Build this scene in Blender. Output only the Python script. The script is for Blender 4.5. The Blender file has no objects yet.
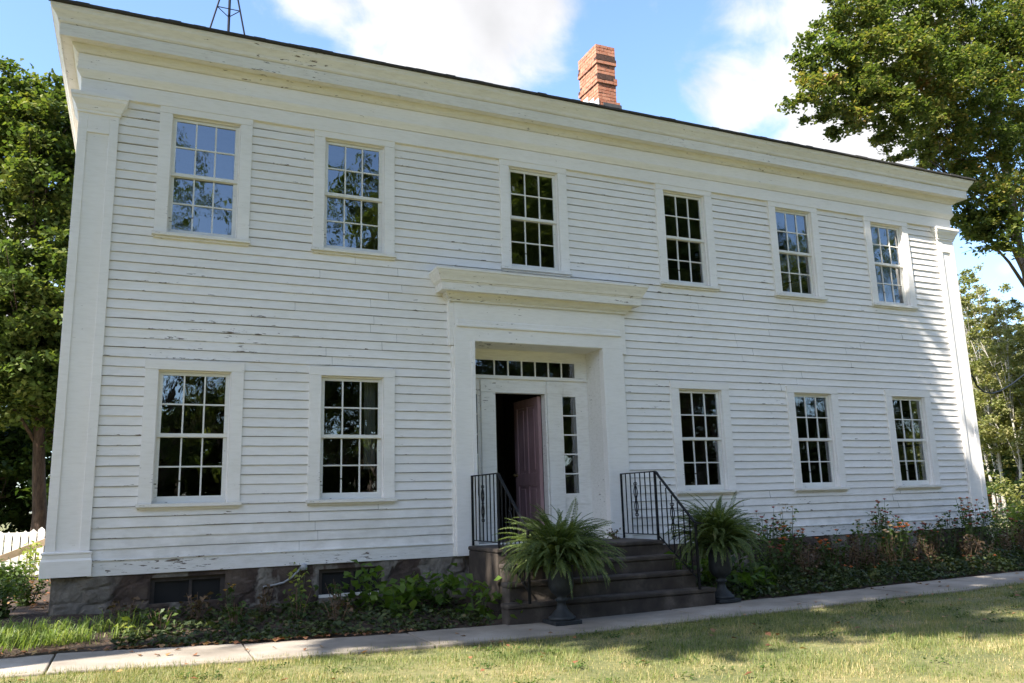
import bpy, math, random
import numpy as np
from mathutils import Vector, Matrix

random.seed(7)
rng = np.random.default_rng(11)
scene = bpy.context.scene
COL = scene.collection
R = math.radians

# ------------------------------------------------------------------ camera
CAM_YAW, CAM_PITCH, CAM_ROLL = 0.4279, 0.1931, -0.0284
cam = bpy.data.cameras.new("camera")
cam.sensor_width = 36.0
cam.lens = 0.8198 * 1000 * 36 / 1024
cam.clip_start = 0.05
cam.clip_end = 3000
cam_ob = bpy.data.objects.new("camera", cam)
COL.objects.link(cam_ob)
_f = Vector((math.sin(CAM_YAW) * math.cos(CAM_PITCH), math.cos(CAM_YAW) * math.cos(CAM_PITCH), math.sin(CAM_PITCH)))
_r = Vector((math.cos(CAM_YAW), -math.sin(CAM_YAW), 0))
_u = _r.cross(_f)
_r2 = _r * math.cos(CAM_ROLL) + _u * math.sin(CAM_ROLL)
_u2 = -_r * math.sin(CAM_ROLL) + _u * math.cos(CAM_ROLL)
cam_ob.matrix_world = Matrix(((_r2.x, _u2.x, -_f.x, 3.046), (_r2.y, _u2.y, -_f.y, -11.0615), (_r2.z, _u2.z, -_f.z, 0.9415), (0, 0, 0, 1)))
scene.camera = cam_ob

# ------------------------------------------------------------------ sun, sky, exposure
SUN_TO = Vector((-2.6, -1.0, 2.8)).normalized()
SUN_STRENGTH = 5.0
SKY_STRENGTH = 0.135
CLOUD = 2.55
scene.view_settings.view_transform = 'Standard'
scene.view_settings.look = 'None'
scene.view_settings.gamma = 1
scene.view_settings.use_curve_mapping = False
scene.view_settings.exposure = 1.68

sun = bpy.data.lights.new("sun", 'SUN')
sun.energy = SUN_STRENGTH
sun.angle = R(0.53)
sun.color = (1.0, 0.93, 0.82)
sun_ob = bpy.data.objects.new("sun", sun)
COL.objects.link(sun_ob)
sun_ob.rotation_euler = (-SUN_TO).to_track_quat('-Z', 'Y').to_euler()

world = bpy.data.worlds.new("World")
scene.world = world
world.use_nodes = True
wn = world.node_tree.nodes
wl = world.node_tree.links
for n in list(wn):
    wn.remove(n)
w_out = wn.new('ShaderNodeOutputWorld')
w_bg = wn.new('ShaderNodeBackground')
w_bg.inputs['Strength'].default_value = SKY_STRENGTH
sky = wn.new('ShaderNodeTexSky')
sky.sky_type = 'NISHITA'
sky.sun_disc = False
sky.sun_elevation = math.asin(SUN_TO.z)
sky.sun_rotation = math.atan2(SUN_TO.x, SUN_TO.y)
sky.air_density = 1.0
sky.dust_density = 1.2
sky.ozone_density = 4.5
w_tc = wn.new('ShaderNodeTexCoord')


def wmath(op, a, b=None, c=None, clamp=False):
    n = wn.new('ShaderNodeMath')
    n.operation = op
    n.use_clamp = clamp
    for i, v in enumerate((a, b, c)):
        if v is None:
            continue
        if isinstance(v, (int, float)):
            n.inputs[i].default_value = v
        else:
            wl.new(v, n.inputs[i])
    return n.outputs[0]


def cloud_mask(direction, size, sharp):
    d = wn.new('ShaderNodeVectorMath')
    d.operation = 'DOT_PRODUCT'
    wl.new(w_tc.outputs['Generated'], d.inputs[0])
    d.inputs[1].default_value = Vector(direction).normalized()
    ang = wmath('ARCCOSINE', wmath('MINIMUM', d.outputs['Value'], 0.99999))
    return wmath('SUBTRACT', 1.0, wmath('DIVIDE', ang, size), clamp=False)


CLOUDS = []          # (direction, angular radius)
def cam_dir(px, py):
    return (_f + _r2 * ((px - 512) / 819.8) - _u2 * ((py - 341.5) / 819.8)).normalized()
for px, py, s in ((395, -25, 0.13), (480, 10, 0.125), (300, -40, 0.09), (545, 5, 0.05), (430, 45, 0.09), (455, -130, .2),
                  (770, 70, 0.085), (735, 95, 0.06), (800, 10, 0.10), (850, 130, 0.10), (760, 20, 0.07), (880, 150, 0.05),
                  (900, 40, .12), (1005, 268, 0.012), (15, 225, 0.055), (-60, 260, .12), (-40, 330, .1)):
    CLOUDS.append((cam_dir(px, py), s))
# clouds over the rest of the sky, seen in the panes and lighting the shade
for az, el, s in ((172, 40, 0.16), (150, 24, 0.16), (120, 32, 0.18), (95, 20, 0.2), (270, 25, 0.25), (330, 60, .2), (75, 50, .2)):
    CLOUDS.append((Vector((math.sin(R(az)) * math.cos(R(el)), math.cos(R(az)) * math.cos(R(el)), math.sin(R(el)))), s))
mask = None
for d, s in CLOUDS:
    m = cloud_mask(d, s, 1)
    mask = m if mask is None else wmath('MAXIMUM', mask, m)
w_no = wn.new('ShaderNodeTexNoise')
w_no.inputs['Scale'].default_value = 9.0
w_no.inputs['Detail'].default_value = 8.0
w_no.inputs['Roughness'].default_value = 0.58
w_no.inputs['Distortion'].default_value = 0.35
wl.new(w_tc.outputs['Generated'], w_no.inputs['Vector'])
w_val = wmath('ADD', wmath('MAXIMUM', mask, -1.0), wmath('MULTIPLY', wmath('SUBTRACT', w_no.outputs[0], 0.5), 2.6))
w_mr = wn.new('ShaderNodeMapRange')
w_mr.interpolation_type = 'SMOOTHSTEP'
wl.new(w_val, w_mr.inputs[0])
w_mr.inputs[1].default_value = -0.1
w_mr.inputs[2].default_value = 0.75
# gentle shading inside the cloud
w_no2 = wn.new('ShaderNodeTexNoise')
w_no2.inputs['Scale'].default_value = 5.0
w_no2.inputs['Detail'].default_value = 5.0
wl.new(w_tc.outputs['Generated'], w_no2.inputs['Vector'])
w_cr = wn.new('ShaderNodeMapRange')
wl.new(w_no2.outputs[0], w_cr.inputs[0])
w_cr.inputs[1].default_value = 0.3
w_cr.inputs[2].default_value = 0.6
w_cr.inputs[3].default_value = CLOUD * 0.72
w_cr.inputs[4].default_value = CLOUD * 1.05
w_cc = wn.new('ShaderNodeCombineColor')
wl.new(w_cr.outputs[0], w_cc.inputs[0])
wl.new(w_cr.outputs[0], w_cc.inputs[1])
wl.new(wmath('MULTIPLY', w_cr.outputs[0], 1.03), w_cc.inputs[2])
w_mix = wn.new('ShaderNodeMix')
w_mix.data_type = 'RGBA'
wl.new(w_mr.outputs[0], w_mix.inputs[0])
wl.new(sky.outputs[0], w_mix.inputs[6])
wl.new(w_cc.outputs[0], w_mix.inputs[7])
wl.new(w_mix.outputs[2], w_bg.inputs['Color'])
wl.new(w_bg.outputs[0], w_out.inputs['Surface'])


# ------------------------------------------------------------------ materials
class Mat:
    """small wrapper round a node material"""
    def __init__(self, name):
        self.m = bpy.data.materials.new(name)
        self.m.use_nodes = True
        self.t = self.m.node_tree
        self.b = self.t.nodes['Principled BSDF']
        self.out = self.t.nodes['Material Output']

    def n(self, kind, **kw):
        nd = self.t.nodes.new(kind)
        for k, v in kw.items():
            setattr(nd, k, v)
        return nd

    def l(self, a, b):
        self.t.links.new(a, b)

    def coords(self, scale=(1, 1, 1), src='Object'):
        tc = self.n('ShaderNodeTexCoord')
        mp = self.n('ShaderNodeMapping')
        mp.inputs['Scale'].default_value = scale
        self.l(tc.outputs[src], mp.inputs['Vector'])
        return mp.outputs[0]

    def noise(self, vec, scale, detail=4, rough=0.55, dist=0.0):
        nd = self.n('ShaderNodeTexNoise')
        nd.inputs['Scale'].default_value = scale
        nd.inputs['Detail'].default_value = detail
        nd.inputs['Roughness'].default_value = rough
        nd.inputs['Distortion'].default_value = dist
        if vec is not None:
            self.l(vec, nd.inputs['Vector'])
        return nd.outputs[0]

    def rng(self, v, a, b, c=0.0, d=1.0, smooth=False):
        nd = self.n('ShaderNodeMapRange')
        if smooth:
            nd.interpolation_type = 'SMOOTHSTEP'
        self.l(v, nd.inputs[0])
        for i, x in enumerate((a, b, c, d)):
            nd.inputs[i + 1].default_value = x
        return nd.outputs[0]

    def math(self, op, a, b):
        nd = self.n('ShaderNodeMath', operation=op)
        for i, v in enumerate((a, b)):
            if isinstance(v, (int, float)):
                nd.inputs[i].default_value = v
            else:
                self.l(v, nd.inputs[i])
        return nd.outputs[0]

    def ramp(self, v, stops):
        nd = self.n('ShaderNodeValToRGB')
        e = nd.color_ramp.elements
        while len(e) < len(stops):
            e.new(0.5)
        for i, (p, c) in enumerate(stops):
            e[i].position = p
            e[i].color = (*c, 1)
        self.l(v, nd.inputs[0])
        return nd.outputs[0]

    def mix(self, fac, a, b):
        nd = self.n('ShaderNodeMix', data_type='RGBA')
        if isinstance(fac, (int, float)):
            nd.inputs[0].default_value = fac
        else:
            self.l(fac, nd.inputs[0])
        for i, v in ((6, a), (7, b)):
            if isinstance(v, tuple):
                nd.inputs[i].default_value = (*v, 1)
            else:
                self.l(v, nd.inputs[i])
        return nd.outputs[2]

    def color(self, v):
        if isinstance(v, tuple):
            self.b.inputs['Base Color'].default_value = (*v, 1)
        else:
            self.l(v, self.b.inputs['Base Color'])

    def rough(self, v):
        if isinstance(v, (int, float)):
            self.b.inputs['Roughness'].default_value = v
        else:
            self.l(v, self.b.inputs['Roughness'])

    def bump(self, h, strength=0.3, dist=0.01):
        nd = self.n('ShaderNodeBump')
        nd.inputs['Strength'].default_value = strength
        nd.inputs['Distance'].default_value = dist
        self.l(h, nd.inputs['Height'])
        self.l(nd.outputs[0], self.b.inputs['Normal'])

    def island(self):
        return self.n('ShaderNodeNewGeometry').outputs['Random Per Island']


def mat_paint(name, base, dirt, chip, wood=(0.20, 0.155, 0.115), stretch=(1.2, 3, 7), uv=False):
    m = Mat(name)
    c = m.coords(stretch)
    wide = m.noise(m.coords((0.6, 0.6, 0.9)), 1.3, 4)
    fine = m.noise(c, 5, 5, 0.65)
    col = m.mix(m.rng(wide, 0.35, 0.7), base, tuple(x * k for x, k in zip(base, (0.93, 0.93, 0.92))))
    if uv:
        col = m.mix(m.math('MULTIPLY', m.island(), 0.4), col, tuple(x * 0.86 for x in base))
        # rain splash and grime low on the wall
        tz = m.n('ShaderNodeTexCoord')
        sz = m.n('ShaderNodeSeparateXYZ')
        m.l(tz.outputs['Object'], sz.inputs[0])
        low = m.math('MULTIPLY', m.rng(sz.outputs[2], 0.35, 1.1, 0.55, 0.0), m.rng(m.noise(m.coords((1.2, 1, 1.6)), 3, 5, 0.6), 0.35, 0.65))
        col = m.mix(low, col, (0.50, 0.48, 0.43))
    col = m.mix(m.math('MULTIPLY', m.rng(fine, 0.45, 0.75), dirt), col, (0.42, 0.38, 0.30))
    spots = m.noise(m.coords((1.6, 2.5, 9)), 4.2, 6, 0.62, 0.4)
    zone = m.noise(m.coords((0.5, 1, 0.7)), 1.1, 2)
    v = m.math('ADD', m.math('MULTIPLY', spots, 0.75), m.math('MULTIPLY', zone, 0.32))
    if uv:
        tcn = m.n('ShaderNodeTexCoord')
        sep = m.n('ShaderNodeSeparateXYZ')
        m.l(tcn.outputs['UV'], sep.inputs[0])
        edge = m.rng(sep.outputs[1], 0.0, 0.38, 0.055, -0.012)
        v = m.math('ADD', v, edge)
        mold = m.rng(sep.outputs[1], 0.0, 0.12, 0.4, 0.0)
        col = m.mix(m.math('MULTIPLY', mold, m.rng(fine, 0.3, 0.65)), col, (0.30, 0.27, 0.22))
    mask = m.rng(v, chip, chip + 0.018)
    wcol = m.mix(m.noise(m.coords((2, 5, 40)), 6, 3), wood, tuple(x * 0.45 for x in wood))
    col = m.mix(mask, col, wcol)
    m.color(col)
    m.rough(0.55)
    h = m.math('SUBTRACT', m.math('MULTIPLY', m.noise(m.coords((2, 6, 30)), 6, 3), 0.25), mask)
    m.bump(h, 0.35, 0.004)
    return m.m


def mat_plain(name, col, rough=0.6, var=0.15, scale=8, bump=0.0, metal=0.0):
    m = Mat(name)
    nz = m.noise(m.coords(), scale, 5)
    m.color(m.mix(m.rng(nz, 0.3, 0.7), tuple(x * (1 - var) for x in col), tuple(min(1, x * (1 + var)) for x in col)))
    m.rough(rough)
    m.b.inputs['Metallic'].default_value = metal
    if bump:
        m.bump(m.noise(m.coords(), scale * 5, 4), bump, 0.01)
    return m.m


def mat_leaf(name, stops, trans=0.35, clump=0.6, rough=0.5):
    m = Mat(name)
    tc = m.coords()
    big = m.noise(tc, clump, 2)
    v = m.math('ADD', m.math('MULTIPLY', m.island(), 0.55), m.rng(big, 0.3, 0.7, 0, 0.45))
    col = m.ramp(v, stops)
    m.color(col)
    m.rough(rough)
    m.b.inputs['Specular IOR Level'].default_value = 0.3
    tr = m.n('ShaderNodeBsdfTranslucent')
    bright = m.n('ShaderNodeMix', data_type='RGBA', blend_type='MULTIPLY')
    bright.inputs[0].default_value = 1
    m.l(col, bright.inputs[6])
    bright.inputs[7].default_value = (1.5, 1.6, 0.7, 1)
    m.l(bright.outputs[2], tr.inputs['Color'])
    mx = m.n('ShaderNodeMixShader')
    mx.inputs[0].default_value = trans
    m.l(m.b.outputs[0], mx.inputs[1])
    m.l(tr.outputs[0], mx.inputs[2])
    m.l(mx.outputs[0], m.out.inputs['Surface'])
    return m.m


M = {}
M['siding'] = mat_paint('weathered_clapboard_paint', (0.90, 0.868, 0.832), 0.17, 0.70, uv=True)
M['trim'] = mat_paint('weathered_trim_paint', (0.89, 0.858, 0.822), 0.15, 0.70)
M['trim_worn'] = mat_paint('worn_trim_paint', (0.84, 0.81, 0.76), 0.3, 0.675)
M['skirt'] = mat_paint('peeling_skirt_paint', (0.83, 0.81, 0.79), 0.35, 0.62)
M['sash'] = mat_paint('sash_paint', (0.80, 0.79, 0.75), 0.2, 0.69)
M['backing'] = mat_plain('lap_shade_dark', (0.05, 0.042, 0.035), 0.9)
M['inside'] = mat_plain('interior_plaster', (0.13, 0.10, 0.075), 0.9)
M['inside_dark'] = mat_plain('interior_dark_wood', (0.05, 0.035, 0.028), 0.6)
M['roof'] = mat_plain('dark_shingle', (0.045, 0.043, 0.042), 0.85, 0.3, 30, 0.4)
M['iron'] = mat_plain('black_wrought_iron', (0.008, 0.008, 0.009), 0.6, 0.3, 20)
M['iron'].node_tree.nodes['Principled BSDF'].inputs['Specular IOR Level'].default_value = 0.25
M['steel'] = mat_plain('dark_weathered_steel', (0.012, 0.014, 0.022), 0.6)
M['steel'].node_tree.nodes['Principled BSDF'].inputs['Specular IOR Level'].default_value = 0.1
M['urn'] = mat_plain('dark_cast_iron', (0.017, 0.020, 0.022), 0.65, 0.4, 14, 0.2)
M['pot_soil'] = mat_plain('potting_soil', (0.03, 0.022, 0.016), 0.95)
M['flash_white'] = mat_plain('pale_flashing', (0.62, 0.63, 0.63), 0.4)
M['flash_dark'] = mat_plain('dark_flashing', (0.06, 0.06, 0.06), 0.5)
M['pipe'] = mat_plain('grey_conduit', (0.3, 0.31, 0.32), 0.45)
M['picket'] = mat_plain('white_picket_paint', (0.72, 0.71, 0.66), 0.6, 0.1)
M['plank'] = mat_plain('bare_plank', (0.40, 0.30, 0.20), 0.7, 0.25, 6)
M['stem'] = mat_plain('green_stem', (0.07, 0.10, 0.035), 0.6, 0.3)
M['drystem'] = mat_plain('dry_stem', (0.16, 0.10, 0.06), 0.8, 0.4)


def _door():
    m = Mat('mauve_door_paint')
    nz = m.noise(m.coords((3, 3, 0.7)), 4, 5)
    m.color(m.mix(m.rng(nz, 0.35, 0.7), (0.38, 0.235, 0.24), (0.28, 0.165, 0.17)))
    m.rough(0.42)
    return m.m
M['door'] = _door()


def _glass():
    m = Mat('old_window_glass')
    m.t.nodes.remove(m.b)
    gl = m.n('ShaderNodeBsdfGlossy')
    gl.inputs['Roughness'].default_value = 0.012
    gl.inputs['Color'].default_value = (0.93, 0.96, 1.0, 1)
    tr = m.n('ShaderNodeBsdfTransparent')
    tr.inputs['Color'].default_value = (0.66, 0.70, 0.68, 1)
    bp = m.n('ShaderNodeBump')
    bp.inputs['Strength'].default_value = 0.06
    bp.inputs['Distance'].default_value = 0.02
    m.l(m.noise(m.coords((1, 1, 0.7)), 7.5, 2, 0.4, 0.6), bp.inputs['Height'])
    m.l(bp.outputs[0], gl.inputs['Normal'])
    fr = m.n('ShaderNodeFresnel')
    fr.inputs['IOR'].default_value = 1.55
    fac = m.rng(fr.outputs[0], 0.0, 1.0, 0.14, 1.0)
    mx = m.n('ShaderNodeMixShader')
    m.l(fac, mx.inputs[0])
    m.l(tr.outputs[0], mx.inputs[1])
    m.l(gl.outputs[0], mx.inputs[2])
    m.l(mx.outputs[0], m.out.inputs['Surface'])
    return m.m
M['glass'] = _glass()


def _brick():
    m = Mat('old_orange_brick')
    i = m.island()
    col = m.ramp(i, [(0.0, (0.30, 0.10, 0.055)), (0.45, (0.37, 0.145, 0.082)), (0.8, (0.44, 0.19, 0.115)), (1.0, (0.22, 0.08, 0.05))])
    nz = m.noise(m.coords(), 18, 5)
    m.color(m.mix(m.rng(nz, 0.45, 0.8), col, (0.40, 0.24, 0.17)))
    m.rough(0.85)
    m.bump(m.noise(m.coords(), 60, 3), 0.4, 0.006)
    return m.m
M['brick'] = _brick()
M['mortar'] = mat_plain('lime_mortar', (0.24, 0.18, 0.14), 0.9)
M['dark_brick'] = mat_plain('dark_band_brick', (0.06, 0.03, 0.022), 0.9, 0.4, 12)


def _foundation():
    m = Mat('parged_fieldstone')
    c = m.coords()
    vo = m.n('ShaderNodeTexVoronoi')
    vo.inputs['Scale'].default_value = 2.6
    m.l(m.coords((1, 1, 1.5)), vo.inputs['Vector'])
    stone = m.ramp(m.noise(c, 3.5, 5), [(0.3, (0.034, 0.022, 0.016)), (0.5, (0.072, 0.048, 0.036)), (0.7, (0.12, 0.09, 0.068))])
    parge = m.ramp(m.noise(c, 6, 6, 0.65), [(0.3, (0.10, 0.086, 0.070)), (0.55, (0.20, 0.174, 0.143)), (0.75, (0.31, 0.275, 0.228))])
    patch = m.rng(m.noise(m.coords((1, 1, 0.6)), 1.5, 5, 0.6), 0.55, 0.58)
    tz = m.n('ShaderNodeTexCoord')
    sx = m.n('ShaderNodeSeparateXYZ')
    m.l(tz.outputs['Object'], sx.inputs[0])
    wob = m.math('ADD', sx.outputs[0], m.math('MULTIPLY', m.noise(c, 7, 4), 0.35))
    corner = m.rng(wob, -7.13, -7.05, 1.0, 0.0)          # the patched corner block
    m.color(m.mix(m.math('MAXIMUM', patch, corner), stone, parge))
    m.rough(0.92)
    m.bump(m.math('ADD', m.noise(c, 12, 5), m.math('MULTIPLY', vo.outputs[0], 0.6)), 0.8, 0.03)
    return m.m
M['foundation'] = _foundation()


def _concrete(name, a, b, c3, sc=3.0):
    m = Mat(name)
    c = m.coords()
    n1 = m.noise(c, sc, 6, 0.6)
    n2 = m.noise(c, 45, 4, 0.7)
    col = m.ramp(n1, [(0.3, a), (0.5, b), (0.7, c3)])
    col = m.mix(m.math('MULTIPLY', m.rng(n2, 0.5, 0.72), 0.35), col, tuple(x * 0.55 for x in b))
    m.color(col)
    m.rough(0.9)
    m.bump(m.math('ADD', n2, m.math('MULTIPLY', n1, 0.5)), 0.35, 0.008)
    return m.m
M['walk'] = _concrete('old_sidewalk_concrete', (0.17, 0.145, 0.115), (0.275, 0.238, 0.195), (0.40, 0.355, 0.30), 1.1)
M['steps'] = _concrete('dark_weathered_concrete', (0.028, 0.021, 0.017), (0.055, 0.043, 0.034), (0.12, 0.098, 0.08), 3.5)


def _ground():
    m = Mat('lawn_ground')
    c = m.coords()
    n1 = m.noise(c, 0.9, 5, 0.6)
    n2 = m.noise(c, 14, 5, 0.65)
    v = m.math('ADD', m.math('MULTIPLY', n1, 0.6), m.math('MULTIPLY', n2, 0.4))
    m.color(m.ramp(v, [(0.35, (0.055, 0.07, 0.02)), (0.5, (0.13, 0.13, 0.045)), (0.65, (0.25, 0.205, 0.095))]))
    m.rough(0.95)
    m.bump(n2, 0.7, 0.03)
    return m.m
M['ground'] = _ground()


def _soil():
    m = Mat('mulched_soil')
    c = m.coords()
    n1 = m.noise(c, 20, 5, 0.7)
    m.color(m.ramp(n1, [(0.3, (0.022, 0.015, 0.011)), (0.5, (0.055, 0.036, 0.024)), (0.7, (0.13, 0.075, 0.045))]))
    m.rough(0.95)
    m.bump(n1, 1.0, 0.04)
    return m.m
M['soil'] = _soil()


def _bark(name, a, b):
    m = Mat(name)
    c = m.coords((6, 6, 1.2))
    n1 = m.noise(c, 3, 6, 0.65, 0.4)
    m.color(m.ramp(n1, [(0.35, a), (0.65, b)]))
    m.rough(0.95)
    m.bump(n1, 1.0, 0.05)
    return m.m
M['bark'] = _bark('grey_brown_bark', (0.045, 0.033, 0.025), (0.14, 0.11, 0.085))
M['bark_red'] = _bark('red_brown_bark', (0.03, 0.017, 0.012), (0.10, 0.062, 0.044))
M['bark_pale'] = _bark('pale_birch_bark', (0.20, 0.18, 0.15), (0.52, 0.49, 0.43))

M['leaf_left'] = mat_leaf('walnut_leaves', [(0.0, (0.028, 0.05, 0.013)), (0.4, (0.064, 0.10, 0.024)), (0.75, (0.13, 0.155, 0.036)), (1.0, (0.23, 0.21, 0.055))], 0.36)
M['leaf_mirror'] = mat_leaf('far_lawn_tree_leaves', [(0.0, (0.04, 0.065, 0.02)), (0.5, (0.09, 0.13, 0.035)), (1.0, (0.20, 0.21, 0.06))], 0.4)
M['leaf_dark'] = mat_leaf('dark_leaves', [(0.0, (0.02, 0.04, 0.012)), (0.5, (0.045, 0.08, 0.018)), (1.0, (0.10, 0.13, 0.03))], 0.25)
M['leaf_maple'] = mat_leaf('turning_maple_leaves', [(0.0, (0.028, 0.05, 0.013)), (0.35, (0.066, 0.095, 0.024)), (0.62, (0.135, 0.155, 0.038)), (0.82, (0.23, 0.19, 0.055)), (0.95, (0.26, 0.15, 0.07)), (1.0, (0.32, 0.15, 0.08))], 0.44, 0.5)
M['leaf_birch'] = mat_leaf('yellowing_birch_leaves', [(0.0, (0.085, 0.11, 0.035)), (0.5, (0.19, 0.20, 0.075)), (1.0, (0.34, 0.29, 0.14))], 0.4)
M['leaf_shrub'] = mat_leaf('shrub_leaves', [(0.0, (0.025, 0.05, 0.013)), (0.6, (0.06, 0.10, 0.02)), (1.0, (0.13, 0.17, 0.035))], 0.3, 2)
M['leaf_lime'] = mat_leaf('yellow_green_leaves', [(0.0, (0.11, 0.16, 0.03)), (0.6, (0.26, 0.30, 0.06)), (1.0, (0.42, 0.40, 0.12))], 0.4, 2)
M['leaf_cover'] = mat_leaf('ground_cover_leaves', [(0.0, (0.018, 0.032, 0.014)), (0.45, (0.045, 0.068, 0.024)), (0.8, (0.10, 0.12, 0.04)), (1.0, (0.20, 0.12, 0.06))], 0.25, 3)
M['leaf_broad'] = mat_leaf('broad_bed_leaves', [(0.0, (0.05, 0.10, 0.018)), (0.5, (0.10, 0.17, 0.028)), (1.0, (0.18, 0.24, 0.045))], 0.4, 3)
M['leaf_dry'] = mat_leaf('browned_leaves', [(0.0, (0.04, 0.03, 0.02)), (0.4, (0.085, 0.06, 0.035)), (0.7, (0.15, 0.095, 0.055)), (1.0, (0.10, 0.115, 0.04))], 0.25, 3)
M['fern'] = mat_leaf('fern_fronds', [(0.0, (0.035, 0.06, 0.02)), (0.4, (0.085, 0.125, 0.038)), (0.8, (0.17, 0.21, 0.065)), (1.0, (0.27, 0.24, 0.10))], 0.38, 4)
M['tuft'] = mat_leaf('bright_grass_blades', [(0.0, (0.07, 0.11, 0.03)), (0.5, (0.14, 0.20, 0.05)), (1.0, (0.30, 0.32, 0.11))], 0.4, 4)
M['lawn'] = mat_leaf('dry_lawn_blades', [(0.0, (0.05, 0.085, 0.02)), (0.3, (0.11, 0.155, 0.038)), (0.55, (0.205, 0.22, 0.07)), (0.8, (0.38, 0.31, 0.15)), (1.0, (0.50, 0.38, 0.23))], 0.3, 1.3)
M['litter'] = mat_leaf('fallen_leaf', [(0.0, (0.13, 0.05, 0.03)), (0.5, (0.26, 0.12, 0.06)), (1.0, (0.36, 0.25, 0.10))], 0.15, 6)
M['flower_orange'] = mat_leaf('orange_petals', [(0.0, (0.55, 0.14, 0.05)), (1.0, (0.75, 0.30, 0.12))], 0.3, 3)
M['flower_pink'] = mat_leaf('dull_red_petals', [(0.0, (0.30, 0.06, 0.06)), (1.0, (0.55, 0.16, 0.15))], 0.3, 3)
M['flower_pale'] = mat_leaf('pale_petals', [(0.0, (0.55, 0.38, 0.36)), (1.0, (0.7, 0.58, 0.50))], 0.3, 3)


# ------------------------------------------------------------------ mesh helpers
class MB:
    def __init__(self):
        self.v, self.f, self.uv = [], [], []

    def quad(self, a, b, c, d, uv=None):
        i = len(self.v)
        self.v += [tuple(a), tuple(b), tuple(c), tuple(d)]
        self.f.append((i, i + 1, i + 2, i + 3))
        self.uv.append(uv or ((0, 0.5),) * 4)

    def box(self, x0, x1, y0, y1, z0, z1):
        i = len(self.v)
        self.v += [(x0, y0, z0), (x1, y0, z0), (x1, y1, z0), (x0, y1, z0), (x0, y0, z1), (x1, y0, z1), (x1, y1, z1), (x0, y1, z1)]
        for q in ((0, 3, 2, 1), (4, 5, 6, 7), (0, 1, 5, 4), (1, 2, 6, 5), (2, 3, 7, 6), (3, 0, 4, 7)):
            self.f.append(tuple(i + k for k in q))
            self.uv.append(((0, 0.5),) * 4)

    def obox(self, c, ax, ay, az):
        """box from centre and three half-axis vectors"""
        c, ax, ay, az = Vector(c), Vector(ax), Vector(ay), Vector(az)
        i = len(self.v)
        for sz in (-1, 1):
            for sx, sy in ((-1, -1), (1, -1), (1, 1), (-1, 1)):
                self.v.append(tuple(c + ax * sx + ay * sy + az * sz))
        for q in ((0, 3, 2, 1), (4, 5, 6, 7), (0, 1, 5, 4), (1, 2, 6, 5), (2, 3, 7, 6), (3, 0, 4, 7)):
            self.f.append(tuple(i + k for k in q))
            self.uv.append(((0, 0.5),) * 4)

    def bar(self, a, b, w, h, up=(0, 0, 1)):
        a, b = Vector(a), Vector(b)
        d = b - a
        L = d.length
        d.normalize()
        s = d.cross(Vector(up))
        if s.length < 1e-4:
            s = Vector((1, 0, 0))
        s.normalize()
        t = s.cross(d)
        self.obox((a + b) / 2, d * L / 2, s * w / 2, t * h / 2)

    def tube(self, pts, radii, n=8, cap=True):
        pts = [Vector(p) for p in pts]
        if not hasattr(radii, '__len__'):
            radii = [radii] * len(pts)
        base = len(self.v)
        ref = Vector((0.31, 0.77, 0.55))
        for i, p in enumerate(pts):
            d = pts[min(i + 1, len(pts) - 1)] - pts[max(i - 1, 0)]
            d.normalize()
            if abs(d.dot(ref)) > 0.97:
                ref = Vector((0.9, 0.1, 0.2))
            s = d.cross(ref).normalized()
            t = d.cross(s)
            for k in range(n):
                a = 2 * math.pi * k / n
                self.v.append(tuple(p + (s * math.cos(a) + t * math.sin(a)) * radii[i]))
        for i in range(len(pts) - 1):
            for k in range(n):
                a, b = base + i * n + k, base + i * n + (k + 1) % n
                self.f.append((a, b, b + n, a + n))
                self.uv.append(((0, 0.5),) * 4)
        if cap:
            for off, rev in ((base, True), (base + (len(pts) - 1) * n, False)):
                idx = [off + k for k in range(n)]
                self.f.append(tuple(reversed(idx)) if rev else tuple(idx))
                self.uv.append(((0, 0.5),) * n)

    def lathe(self, prof, n=28, c=(0, 0, 0)):
        base = len(self.v)
        for r, z in prof:
            for k in range(n):
                a = 2 * math.pi * k / n
                self.v.append((c[0] + r * math.cos(a), c[1] + r * math.sin(a), c[2] + z))
        for i in range(len(prof) - 1):
            for k in range(n):
                a, b = base + i * n + k, base + i * n + (k + 1) % n
                self.f.append((a, b, b + n, a + n))
                self.uv.append(((0, 0.5),) * 4)

    def sweep(self, prof, x0, x1, y0, y1, closed=True):
        """profile (outward distance, z) run round a rectangle with mitred corners"""
        rings = []
        for d, z in prof:
            if closed:
                rings.append([(x0 - d, y0 - d, z), (x1 + d, y0 - d, z), (x1 + d, y1 + d, z), (x0 - d, y1 + d, z)])
            else:
                rings.append([(x0 - d, y1, z), (x0 - d, y0 - d, z), (x1 + d, y0 - d, z), (x1 + d, y1, z)])
        m = 4 if closed else 3
        for a, b in zip(rings[:-1], rings[1:]):
            for k in range(m):
                self.quad(a[k], a[(k + 1) % 4], b[(k + 1) % 4], b[k])

    def build(self, name, mat, parent=None, smooth=False, bevel=0.0, loc=None):
        me = bpy.data.meshes.new(name)
        me.from_pydata(self.v, [], self.f)
        if any(u[0] != (0, 0.5) or u[2] != (0, 0.5) for u in self.uv):
            ul = me.uv_layers.new(name='UVMap')
            flat = [c for u in self.uv for p in u for c in p]
            ul.data.foreach_set('uv', flat)
        me.materials.append(mat)
        if smooth:
            me.polygons.foreach_set('use_smooth', [True] * len(me.polygons))
        me.update()
        o = bpy.data.objects.new(name, me)
        COL.objects.link(o)
        if parent is not None:
            o.parent = parent
        if loc is not None:
            o.location = loc
        if bevel:
            b = o.modifiers.new('bevel', 'BEVEL')
            b.width = bevel
            b.segments = 2
            b.limit_method = 'ANGLE'
            b.angle_limit = R(40)
        return o


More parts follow.
